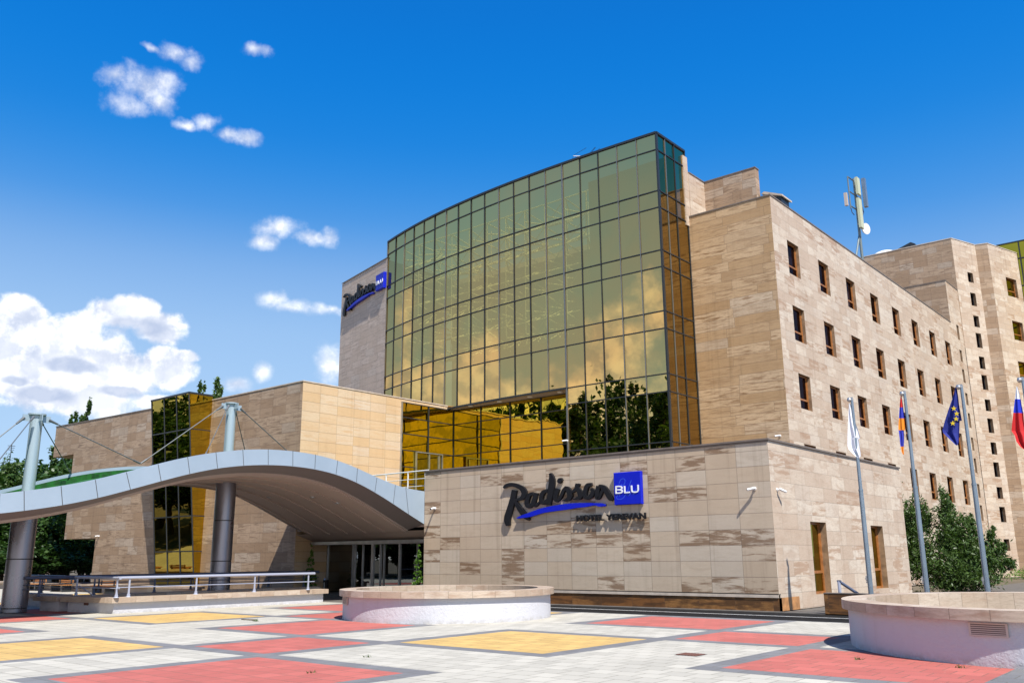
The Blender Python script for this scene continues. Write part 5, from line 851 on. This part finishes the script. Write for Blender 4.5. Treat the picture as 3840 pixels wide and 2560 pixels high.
# ================================================================== WALL SIGNS
def solid_ribbon(mb, L, fx, y0, y1, k=0., m=0):
    """calligraphic stroke: rows of (left u, left z, right u, right z)"""
    n = len(L)
    P = lambda i, s, y: fx(L[i][2 * s], L[i][2 * s + 1], y)
    for i in range(n - 1):
        mb.quad([P(i, 0, y0 - k), P(i, 1, y0 - k), P(i + 1, 1, y0 - k), P(i + 1, 0, y0 - k)], None, m)
        for s in (0, 1): mb.quad([P(i, s, y0 - k), P(i + 1, s, y0 - k), P(i + 1, s, y1), P(i, s, y1)], None, m)
    for i in (0, n - 1): mb.quad([P(i, 0, y0 - k), P(i, 1, y0 - k), P(i, 1, y1), P(i, 0, y1)], None, m)
def text_mesh(txt, size, ext, name, mat, parent, M, sx=1., bold=0.):
    cu = bpy.data.curves.new(name, 'FONT'); cu.body = txt; cu.size = size; cu.extrude = ext; cu.align_x = 'LEFT'; cu.offset = bold; cu.space_character = 1.02
    o = bpy.data.objects.new(name + '_tmp', cu); COL.objects.link(o); bpy.context.view_layer.update()
    me = bpy.data.meshes.new_from_object(o.evaluated_get(bpy.context.evaluated_depsgraph_get())); bpy.data.objects.remove(o)
    xs = [v.co.x for v in me.vertices]; ys = [v.co.y for v in me.vertices]; x0, x1, y0, y1 = min(xs), max(xs), min(ys), max(ys)
    for v in me.vertices: v.co = M((v.co.x - x0) / (x1 - x0), (v.co.y - y0) / (y1 - y0), v.co.z / ext)
    me.materials.clear(); me.materials.append(MATS[mat]); me.update()
    r = bpy.data.objects.new(name, me); COL.objects.link(r); r.parent = parent; r.matrix_parent_inverse = parent_inv(parent); return r
def make_sign(label, loc, fx, hotel=True):
    S = thing('wall_sign', label, 'sign', loc)
    mb = MB()
    for i, L in enumerate(SCRIPT): solid_ribbon(mb, L, fx, -.12, -.02, .0008 * i)
    mb.build('script_lettering', 'sign_black', S)
    mb = MB(); solid_ribbon(mb, SWOOSH, fx, -.145, -.02); mb.build('underline_stroke', 'sign_blue', S)
    bx = MB(); x0, x1, z0, z1, yf = -18.01, -16.86, 3.49, 4.645, -.15
    P = lambda x, z, y: fx(x, z, y)
    c = .02
    bx.quad([P(x0 + c, z0 + c, yf), P(x1 - c, z0 + c, yf), P(x1 - c, z1 - c, yf), P(x0 + c, z1 - c, yf)])
    ring = [(x0, z0), (x1, z0), (x1, z1), (x0, z1)]; rin = [(x0 + c, z0 + c), (x1 - c, z0 + c), (x1 - c, z1 - c), (x0 + c, z1 - c)]
    for i in range(4):
        a, b_ = ring[i], ring[(i + 1) % 4]; a2, b2 = rin[i], rin[(i + 1) % 4]
        bx.quad([P(*a2, yf), P(*b2, yf), P(*b_, yf + c), P(*a, yf + c)]); bx.quad([P(*a, yf + c), P(*b_, yf + c), P(*b_, -.01), P(*a, -.01)])
    pn = bx.build('blue_panel', 'sign_blue', S)
    mb = MB()
    for L in FAINT: solid_ribbon(mb, L, fx, yf - .004, yf + .004)
    mb.build('faint_monogram', 'sign_faint', pn)
    for ids in ((0, 1, 2), (3, 4), (5,)):
        mb = MB()
        for i in ids: solid_ribbon(mb, BLUW[i], fx, yf - .02 - .0004 * i, yf + .002)
        mb.build('letter', 'sign_white', pn)
    if hotel: text_mesh('HOTEL YEREVAN', .3, .03, 'small_lettering', 'sign_black', S, lambda a, b_, e: Vector(fx(-19.74 + 3.0 * a, 2.965 + .225 * b_, -.09 - .03 * e)), bold=.010)
make_sign('black script sign with blue square panel and small capitals on the low front wall', (-19.5, 27.33, 3.9), lambda u, z, y: (u, 27.33 + y, z))
d_ = (Vector((W1[0], W1[1], 0)) - Vector((W0[0], W0[1], 0))).normalized(); n_ = Vector((-d_.y, d_.x, 0)); n_ = n_ if n_.y < 0 else -n_
def fx2(u, z, y):
    s = 0.04 + (-16.86 - u) * 1.03; zz = 19.95 + (z - 3.49) * 1.0
    p = Vector((W0[0], W0[1], zz)) + d_ * s - n_ * y * 1.6; return (p.x, p.y, p.z)
make_sign('smaller looking black script sign with blue square high on the rear wall beside the glass', (-47, 40.2, 20.3), fx2, False)

# ================================================================== SECURITY CAMERAS
def seccam(label, p, wall_n, aim):
    p = Vector(p); n = Vector(wall_n); aim = Vector(aim).normalized(); t_ = thing('security_camera', label, 'camera', p, 'security cameras on the walls')
    mb = MB(); mb.tube([p, p + n * .03], .055, 14); mb.tube([p + n * .03, p + n * .12], .03, 8); mb.build('mount', 'plastic_white', t_)
    q = p + n * .13; mb = MB(); mb.tube([q - aim * .06, q + aim * .2], .042, 14); mb.box(q.x - .01, q.x + .01, q.y - .01, q.y + .01, q.z - .05, q.z + .05)
    e = q + aim * .2; b_ = mb.build('body', 'plastic_white', t_, smooth=True); mb = MB(); mb.tube([e, e + aim * .012], .033, 12); mb.build('lens', 'sign_black', b_)
seccam('white camera on the front sign wall, left of its right corner', (-12.64, 27.33, 3.8), (0, -1, 0), (-.8, -.5, -.2))
seccam('white camera on the side wall, just right of the corner', (-12.1, 27.79, 3.76), (1, 0, 0), (.5, .75, -.35))
seccam('tiny white camera near the left end of the sign wall', (-27.23, 27.33, 3.75), (0, -1, 0), (.2, -.9, -.2))
seccam('tiny white camera on the stepped end of the left wing', (-57.41, 27.33, 3.21), (0, -1, 0), (.3, -.9, -.1))
seccam('white camera low on the tall wall just above the low roof', (-17.3, 40.6, 7.24), (0, -1, 0), (-.8, -.4, -.1))
seccam('tiny white camera at the foot of the recessed glass', (-27.5, 37.3, 7.6), (0, -1, 0), (-.8, -.4, -.1))

# ================================================================== SMALL THINGS
ST_ = thing('stone_kerb_wall', 'short brown marble wall behind the right planter, in front of the side window', 'low wall', (-10.3, 27, 0))
mb = MB(); mb.box(-10.53, -1.5, 26.95, 27.25, -.05, .58); mb.build('wall', 'marble_brown', ST_); mb = MB(); mb.box(-10.54, -1.5, 26.94, 27.26, .58, .60); mb.build('cap', 'coping', ST_)
t_ = thing('stair_handrail', 'stub of a grey handrail rising behind the short brown marble wall', 'handrail', (-10.25, 27.6, 0))
mb = MB(); mb.tube([(-10.28, 27.6, -.1), (-10.28, 27.6, .92)], .05, 10); mb.build('post', 'rail_paint', t_); mb = MB(); mb.box(-10.33, -10.22, 27.56, 27.64, .9, .95); mb.tube([(-10.28, 27.6, .92), (-9.85, 27.9, .55)], .045, 8); mb.build('rail', 'rail_dark', t_)
t_ = thing('drain_grate', 'rusty brown drain grate set in the cream paving', 'drain grate', (-8.18, 14.64, 0))
mb = MB(); mb.box(-8.42, -7.98, 14.44, 14.84, -.02, .004, m=1); [mb.box(-8.40 + .06 * k, -8.37 + .06 * k, 14.46, 14.82, .004, .014, m=0) for k in range(7)]; mb.build('grate', ['grate_brown', 'joint_dark'], t_)
t_ = thing('litter_bin', 'small dark cylindrical bin by the left jamb of the entrance', 'bin', (-35.5, 28.2, .1))
mb = MB(); mb.tube([(-35.5, 28.2, .1), (-35.5, 28.2, .7)], .13, 16); mb.build('body', 'sign_black', t_); mb = MB(); mb.lathe([(0, .1), (.08, .08), (.13, 0)], (-35.5, 28.2, .7), 16); mb.tube([(-35.45, 28.06, .2), (-35.45, 28.06, .6)], .02, 8); mb.build('lid', 'frame_silver', t_)
# patch of broken paving with a dry twig
t_ = thing('dry_twig', 'dry twig and a tuft of weed on the worn paving patch near the ramp', 'twig', (-22.9, 15.3, 0))
mb = MB(); random.seed(8); mb.tube([(-23.3, 15.5, .015), (-22.9, 15.35, .03), (-22.5, 15.4, .015)], .012, 5); mb.tube([(-22.9, 15.35, .03), (-22.7, 15.6, .02)], .008, 4); mb.build('twig', 'bark', t_)
def tuft(mb, x, y, n=26, h=.1):
    for _ in range(n):
        a = random.uniform(0, 6.28); r = random.uniform(0, .08); p = Vector((x + r * math.cos(a), y + r * math.sin(a), 0)); q = p + Vector((random.uniform(-.07, .07), random.uniform(-.07, .07), random.uniform(.03, h))); w = Vector((random.uniform(-.012, .012), random.uniform(-.012, .012), 0)); mb.quad([p - w, p + w, q], [(0, 0)] * 3)
mb = MB(); tuft(mb, -22.3, 15.3); mb.build('weed', 'leaf_mid', t_)
for k, (x, y, lab) in enumerate([(-12.6, 11.0, 'tiny weed sprouting between the cream tiles in front of the yellow square'), (-11.6, 9.0, 'tiny weed in the joint below the big red square at the bottom'), (-5.6, 15.6, 'small weed at the foot of the shaded planter on the red paving'), (-4.0, 15.4, 'second small weed on the red paving by the large planter')]):
    mb = MB(); tuft(mb, x, y, 16, .06); tag(mb.build('weed', 'leaf_mid'), lab, 'weed', 'weeds in the paving')

# rooftop aerial above the curved glass
t_ = thing('tv_aerial', 'thin wire aerial poking above the roof edge of the curved glass', 'aerial', (-29.6, 42, 22.8))
mb = MB(); V = 42
for L in (((-30.14, 25.9), (-30.0, 26.26), (-29.0, 26.47)), ((-28.95, 25.9), (-28.34, 26.3)), ((-28.8, 25.9), (-28.29, 26.28)), ((-28.3, 25.9), (-28.0, 26.12))): mb.tube([(u, V, z) for u, z in L], .012, 5)
mb.build('wire', 'frame_dark', t_); mb = MB(); mb.tube([(-29.99, V, 26.22), (-29.28, V, 25.98)], .03, 6); mb.tube([(-29.6, V, 22.8), (-29.6, V, 26.09)], .03, 6); mb.build('boom', 'frame_white', t_)
# cell mast on the main roof
A = thing('antenna_mast', 'tall steel mast with cream antenna panels and a white dish on the main roof', 'antenna mast', (-19, 61.0, 19.2))
U = -19.0
mb = MB(); mb.tube([(U, 61.05, 19.2), (U, 61.05, 27.9)], .1, 12)
for k in range(16): z = 21.9 + k * .19; mb.tube([(U, 61.05 - (.3 if k % 2 else 0), z), (U, 61.05 + (0 if k % 2 else .3), z + .02)], .014, 5)
mb.build('mast', 'mast_grey', A)
mb = MB(); mb.tube([(U - .2, 58.8, 19.2), (U, 60.9, 23.5)], .07, 8); mb.build('stay', 'mast_grey', A)
for (v0, v1, z0, z1) in ((60.42, 60.95, 26.45, 27.72), (60.28, 60.85, 23.9, 26.1)):
    mb = MB(); mb.box(U + .25, U + .42, v0, v1, z0, z1); mb.box(U + .1, U + .25, (v0 + v1) / 2 - .05, (v0 + v1) / 2 + .05, z0 + .3, z0 + .4); mb.box(U + .1, U + .25, (v0 + v1) / 2 - .05, (v0 + v1) / 2 + .05, z1 - .4, z1 - .3); mb.build('antenna_panel', 'antenna_cream', A)
mb = MB(); mb.box(U - .3, U - .1, 59.42, 59.62, 25.4, 26.35); mb.build('antenna_panel', 'antenna_vent', A); mb = MB(); mb.box(U + .1, U + .35, 62.3, 62.62, 26.1, 28.3); mb.build('antenna_panel', 'pole_paint', A)
mb = MB(); mb.tube([(U, 59.7, 25.2), (U, 59.7, 27.6)], .05, 6); mb.tube([(U, 62.15, 25.8), (U, 62.15, 28.3)], .05, 6)
for z in (25.4, 26.5, 27.6): mb.tube([(U, 59.7, z), (U, 62.15, z + .15)], .045, 6)
mb.build('bracket', 'mast_grey', A)
mb = MB(); mb.tube([(U, 59.75, 25.3), (U, 59.9, 24.95), (U, 60.3, 24.9)], .03, 6); mb.tube([(U, 62.3, 26.1), (U, 62.45, 25.7), (U, 62.2, 25.45), (U, 61.9, 25.6), (U, 61.7, 25.9)], .035, 6); mb.build('cable_loop', 'rail_dark', A)
mb = MB(); a_ = Vector((.75, -.3, -.05)).normalized(); c = Vector((U + .2, 61.85, 24.25)); mb.tube([c - a_ * .25, c - a_ * .12, c, c + a_ * .06], [.12, .30, .40, .41], 20); mb.build('dish', 'plastic_white', A, smooth=True)

# distant house with red roof, aerials
Hh = thing('house', 'distant low building with a red roof seen past the left canopy column', 'house', (-121, 46, 0))
mb = MB(); mb.box(-128, -121, 30, 54, 0, 11.4); mb.build('wall', 'wall_pink', Hh); mb = MB(); mb.prism([(-120.6, 11.35), (-129, 11.35), (-126, 12.9)], 29.5, 54.5); mb.build('roof', 'roof_red', Hh)
mb = MB(); [mb.box(-121.02, -120.95, 31 + 1.6 * k, 31.9 + 1.6 * k, 10.1, 11.0) for k in range(13)]; mb.build('window', 'joint_dark', Hh)
for (u, v, zt, lab) in ((-122, 45.6, 16.2, 'tall thin aerial on the red roof nearest the column'), (-122, 44.9, 13.9, 'short thin aerial at the left end of the red roof')):
    t_ = thing('roof_aerial', lab, 'aerial', (u, v, 12)); mb = MB(); mb.tube([(u, v, 12), (u, v, zt)], .05, 5); mb.build('mast', 'frame_dark', t_)
    mb = MB(); [mb.tube([(u - .02, v - .45 + .05 * k, zt - .15 - .25 * k), (u - .02, v + .45 - .05 * k, zt - .15 - .25 * k)], .03, 4) for k in range(3)]; mb.build('aerial_rod', 'frame_dark', t_)
# ================================================================== TREES
def leaf_mesh(name, mat, blobs, n, size, asp=0.5, seed=0, droop=0.0, clump=0.16, shell=0.55):
    """crown of n leaf blades in clumps spread through the ellipsoids blobs = (x, y, z, rx, ry, rz, weight)"""
    rg = np.random.default_rng(seed)
    Wt = np.array([b[6] for b in blobs], float); Wt /= Wt.sum(); pts = []
    for b, w in zip(blobs, Wt):
        k = max(30, int(n * w)); nc = max(6, int(k / 45))
        d = rg.normal(size=(nc, 3)); d /= np.linalg.norm(d, axis=1)[:, None]; r = shell + (1 - shell) * rg.random(nc) ** 0.6; r[rg.random(nc) < .22] *= rg.random()
        cen = d * r[:, None]
        idx = rg.integers(0, nc, k); cs = clump * (0.55 + 0.9 * rg.random(nc))
        p = cen[idx] + rg.normal(size=(k, 3)) * cs[idx][:, None]
        pts.append(p * np.array(b[3:6]) + np.array(b[:3]))
    P = np.vstack(pts); N = len(P)
    a = rg.normal(size=(N, 3)); a[:, 2] = a[:, 2] * .5 - droop; a /= np.linalg.norm(a, axis=1)[:, None]
    c = rg.normal(size=(N, 3)); c -= (c * a).sum(1)[:, None] * a; c /= np.linalg.norm(c, axis=1)[:, None]
    s = size * (0.6 + 0.8 * rg.random(N))[:, None]
    V = np.stack([P - a * s, P + c * s * asp, P + a * s, P - c * s * asp], 1).reshape(-1, 3)
    me = bpy.data.meshes.new(name); me.vertices.add(4 * N); me.vertices.foreach_set('co', V.ravel())
    me.loops.add(4 * N); me.loops.foreach_set('vertex_index', np.arange(4 * N, dtype=np.int32)); me.polygons.add(N); me.polygons.foreach_set('loop_start', np.arange(0, 4 * N, 4, dtype=np.int32))
    try: me.polygons.foreach_set('loop_total', np.full(N, 4, dtype=np.int32))
    except Exception: pass
    me.update(calc_edges=True); me.validate(); me.materials.append(MATS[mat]); return me
def plant(name, label, cat, loc, parts, group=None):
    t_ = thing(name, label, cat, loc, group)
    for nm, me in parts: o = bpy.data.objects.new(nm, me); COL.objects.link(o); o.parent = t_
    return t_
def trunk_mesh(h, r, limbs, seed=0, mat='bark'):
    random.seed(seed); mb = MB(); pts = [(random.uniform(-.15, .15) * k * h * .05, random.uniform(-.15, .15) * k * h * .05, h * k / 5) for k in range(6)]; pts[0] = (0, 0, 0)
    mb.tube(pts, [r * (1 - .15 * k) for k in range(6)], 9)
    for (z0, x, y, z) in limbs:
        i = min(4, int(z0 / h * 5)); p = Vector(pts[i]); q = Vector((x, y, z)); m_ = (p + q) / 2 + Vector((0, 0, .1 * (q - p).length)); mb.tube([p, m_, q], [r * .5, r * .33, r * .12], 6)
    o = mb.build('tmp', mat); me = o.data; bpy.data.objects.remove(o); return me
def broad_blobs(h, w, seed):
    rg = random.Random(seed); L = [(0, 0, h * .62, w * .42, w * .42, h * .34, 3)]
    for k in range(7):
        a = k * .9 + rg.random(); r = w * (.22 + .14 * rg.random()); L.append((r * math.cos(a), r * math.sin(a), h * (.38 + .45 * rg.random()), w * .24, w * .24, h * .17, 1))
    L.append((w * .05, 0, h * .9, w * .2, w * .2, h * .14, .8)); return L
def poplar_blobs(h, w, seed):
    rg = random.Random(seed); L = []
    for k in range(9):
        f = k / 8.; rr = w * (.5 * math.sin(math.pi * min(1, .22 + .78 * f)) + .12); L.append((rg.uniform(-.12, .12) * w, rg.uniform(-.12, .12) * w, h * (.15 + .8 * f), rr * .85, rr * .85, h * .09, 1 - .5 * f))
    return L
limbs = [(2.5, 2, .5, 7), (3, -2, 1, 7), (4, .5, -2, 8.5), (3.5, .4, 2, 8)]
TB = [(leaf_mesh('crown', 'leaf_dark', broad_blobs(10, 9, s), 7000, .20, .6, s), trunk_mesh(8, .3, limbs, s)) for s in (1, 2)]
TP = [(leaf_mesh('crown', 'leaf_mid', poplar_blobs(16, 3.4, s), 6000, .17, .6, s), trunk_mesh(14, .25, [], s)) for s in (3, 4)]
def tree(me, name, label, x, y, sx, sz, rz, group):
    t_ = thing(name, label, 'tree', (x, y, 0), group); t_.scale = (sx, sx, sz); t_.rotation_euler = (0, 0, rz)
    for nm, m_ in (('crown', me[0]), ('trunk', me[1])): o = bpy.data.objects.new(nm, m_); COL.objects.link(o); o.parent = t_
bg = [(-74.5, 25.5, 1.0, .82), (-77, 27.8, 1.1, .90), (-74.5, 30.6, 1.05, .86), (-79.5, 31.8, 1.0, .95), (-76.5, 33.6, 1.05, .98), (-81, 36, 1.1, 1.0), (-77.5, 37.5, 1.05, .92), (-73.0, 33.6, .8, .6), (-84, 40.5, 1.1, 1.0), (-72, 29.0, .8, .62), (-75.2, 38.8, .8, .7), (-83, 31, 1.1, .95)]
for k, (x, y, a, b) in enumerate(bg): tree(TB[k % 2], 'broadleaf_tree', 'dense dark broadleaf tree in the mass behind the canopy and wing', x, y, a, b, k * 1.3, 'dark trees behind the canopy')
for k, (x, y, a, b, lab) in enumerate([(-91.35, 40.69, 1.0, 1.08, 'taller of the two poplar tips rising over the left end of the wing'), (-91.9, 39.6, 1.0, 1.0, 'shorter poplar tip beside the taller one over the wing end'), (-86.1, 50.85, 1.0, 1.24, 'narrow poplar tip just above the wing roof beside the glass bay'), (-85.2, 52.4, 1.1, 1.27, 'wider poplar tip above the wing roof beside the glass bay'), (-78.6, 33.0, .9, .64, 'poplar rising in the notch of the stepped wing')]):
    tree(TP[k % 2], 'poplar_tree', lab, x, y, a, b, k, 'poplars behind the wing')
rp = (leaf_mesh('crown', 'leaf_mid', [(0, 0, 6.2, 1.35, 1.35, 3.2, 1), (0, 0, 4, 1.1, 1.1, 3, .6), (.2, 0, 7.9, .8, .8, 1.5, .3)], 5000, .10, .6, 9, shell=.7), trunk_mesh(6, .2, [], 3))
tree(rp, 'rounded_poplar', 'rounded green tree standing in front of the red roof left of the column', -74.9, 28.3, 1.0, .98, 0, 'poplars behind the wing')
# trees that stand left of the viewer and show in the mirror glass
mir = [(-46, -8, 1.35, 1.22, 1), (-50.5, -9, 1.5, 1.02, 1), (-54.5, -8, 1.7, 1.12, 1), (-59, -9, 1.9, 1.28, 1), (-62.5, -7, 1.6, 1.22, 1), (-57, -6, 1.5, 1.0, 0), (-66, -9, 1.5, 1.12, 1), (-70, -8, 1.8, 1.24, 1), (-74, -8, 1.8, 1.15, 1), (-79, -9, 1.7, 1.05, 0), (-48, -5, 1.4, 1.2, 0), (-52.5, -5, 1.5, 1.15, 0), (-64, -4, 1.5, 1.15, 0), (-86, -8, 1.8, 1.1, 0), (-42.5, -9, 1.6, 1.2, 1), (-38, -10, 1.6, 1.2, 0), (-44, -3, 1.6, .9, 0), (-48, -2, 1.5, .8, 0), (-53, -3, 1.6, .9, 0), (-57, -2, 1.5, .85, 0), (-61, -4, 1.6, .9, 0), (-68, -5, 1.5, .85, 0), (-73, -4, 1.5, .9, 0), (-56, -11, 1.6, 1.1, 1), (-49, -12, 1.5, 1.15, 1)]
for k, (x, y, a, b, p) in enumerate(mir): tree(TP[k % 2] if p else TB[k % 2], 'park_tree', 'dark tree mirrored in the gold glass', x, y, a, b if p else b * 1.1, k * 1.7, 'park trees mirrored in the glass')
for k, (x, y, a, b) in enumerate([(-66, 8, 1.3, 1.0), (-72, 5, 1.4, 1.1), (-79, 9, 1.4, 1.05), (-86, 6, 1.4, 1.15), (-93, 12, 1.4, 1.1), (-100, 7, 1.4, 1.2), (-76, 1, 1.4, 1.3), (-90, 0, 1.4, 1.35)]): tree(TB[k % 2], 'park_tree', 'dark tree mirrored in the tall glass bay', x, y, a, b, k * 2.1, 'park trees mirrored in the glass bay')
for k, (x, y, a, b) in enumerate([(-48, -17, 1.5, 2.1), (-56, -19, 1.5, 2.25), (-64, -17, 1.5, 2.0), (-72, -18, 1.5, 2.25), (-80, -17, 1.5, 2.1), (-88, -18, 1.5, 2.25), (-96, -17, 1.5, 2.1), (-40, -18, 1.5, 2.25)]): tree(TB[k % 2], 'park_tree', 'dark tree in the row mirrored low in the gold glass', x, y, a, b, k * 1.1, 'far row of park trees mirrored in the glass')
for k, (x, y, a, b) in enumerate([(-70, 25, .7, .32), (-72.5, 27.5, .7, .34), (-71, 29.8, .7, .33), (-73.5, 31.8, .7, .36), (-74, 34.6, .7, .34), (-75.5, 36.6, .7, .36), (-78, 39, .7, .34), (-70, 32.2, .6, .3)]): tree(TB[k % 2], 'bush', 'low dark bush under the trees behind the canopy', x, y, a, b, k * 1.9, 'bushes under the trees behind the canopy')
# willow-leaved shrub tree behind the flagpoles
bl = [(0, 0, 1.3, 2.0, 1.4, 1.4, 3), (-1.6, 0, 1.9, .8, .8, 1.6, 1.3), (-1.35, 0, 3.3, .5, .5, 1.1, .6), (-1.75, .1, 3.0, .35, .4, 1.3, .4), (-.9, 0, 3.5, .35, .35, .9, .35), (.15, 0, 2.7, .75, .7, 1.4, 1.1), (.1, 0, 3.9, .32, .35, .9, .45), (.9, 0, 2.6, .5, .5, .9, .6), (1.5, 0, 1.5, .8, .7, 1.0, .9), (1.2, .1, 3.1, .3, .3, .6, .15), (2.2, 0, 1.7, .45, .4, .6, .3), (1.95, 0, 2.5, .25, .25, .5, .15), (2.5, 0, 1.2, .4, .4, .3, .2), (.6, -.3, .7, 1.8, 1.2, .7, 1.2)]
me = leaf_mesh('crown', 'leaf_mid', bl, 30000, .10, .28, 12, droop=.7, clump=.17, shell=.3)
tm = trunk_mesh(1.6, .09, [(.4, -1.5, 0, 3), (.5, .1, 0, 3.6), (.6, 1.3, 0, 2.4), (.3, 2.1, .1, 1.6), (.4, .7, .2, 2.7)], 5)
plant('willow_shrub', 'bushy green tree with drooping narrow leaves behind the flagpoles', 'tree', (-12.15, 47.2, 0), (('crown', me), ('trunk', tm)))
# clipped conifers at the entrance
def cone(h, r): return [(0, 0, h * (.12 + .8 * k / 8), r * (1 - .85 * k / 8), r * (1 - .85 * k / 8), h * .09, 1.2 - k / 8) for k in range(9)]
me = leaf_mesh('foliage', 'leaf_bright', cone(2.25, .36), 3500, .04, .5, 21, shell=.8, clump=.1)
po = MB(); po.lathe([(.16, 0), (.2, .28), (.17, .28)], (0, 0, 0), 16); oo = po.build('tmp', 'frame_dark'); pm = oo.data; bpy.data.objects.remove(oo)
plant('conifer', 'slim bright green conifer at the right side of the entrance, against the sign wall', 'conifer', (-28.3, 27.42, .0), (('foliage', me), ('pot', pm)), 'conifers flanking the entrance')
plant('conifer', 'slim conifer in deep shade at the left side of the entrance', 'conifer', (-36.35, 27.9, .1), (('foliage', me), ('pot', pm)), 'conifers flanking the entrance')
# low greenery by the tower foot
me = leaf_mesh('foliage', 'leaf_bright', [(0, 0, .3, 2.2, 1, .5, 1), (1.6, .3, .8, .5, .5, .9, .4)], 3500, .07, .35, 31, droop=.1, shell=.2)
plant('shrub', 'low bright shrub at the foot of the tower by the right edge', 'shrub', (-13.6, 76.5, -.1), (('foliage', me),))
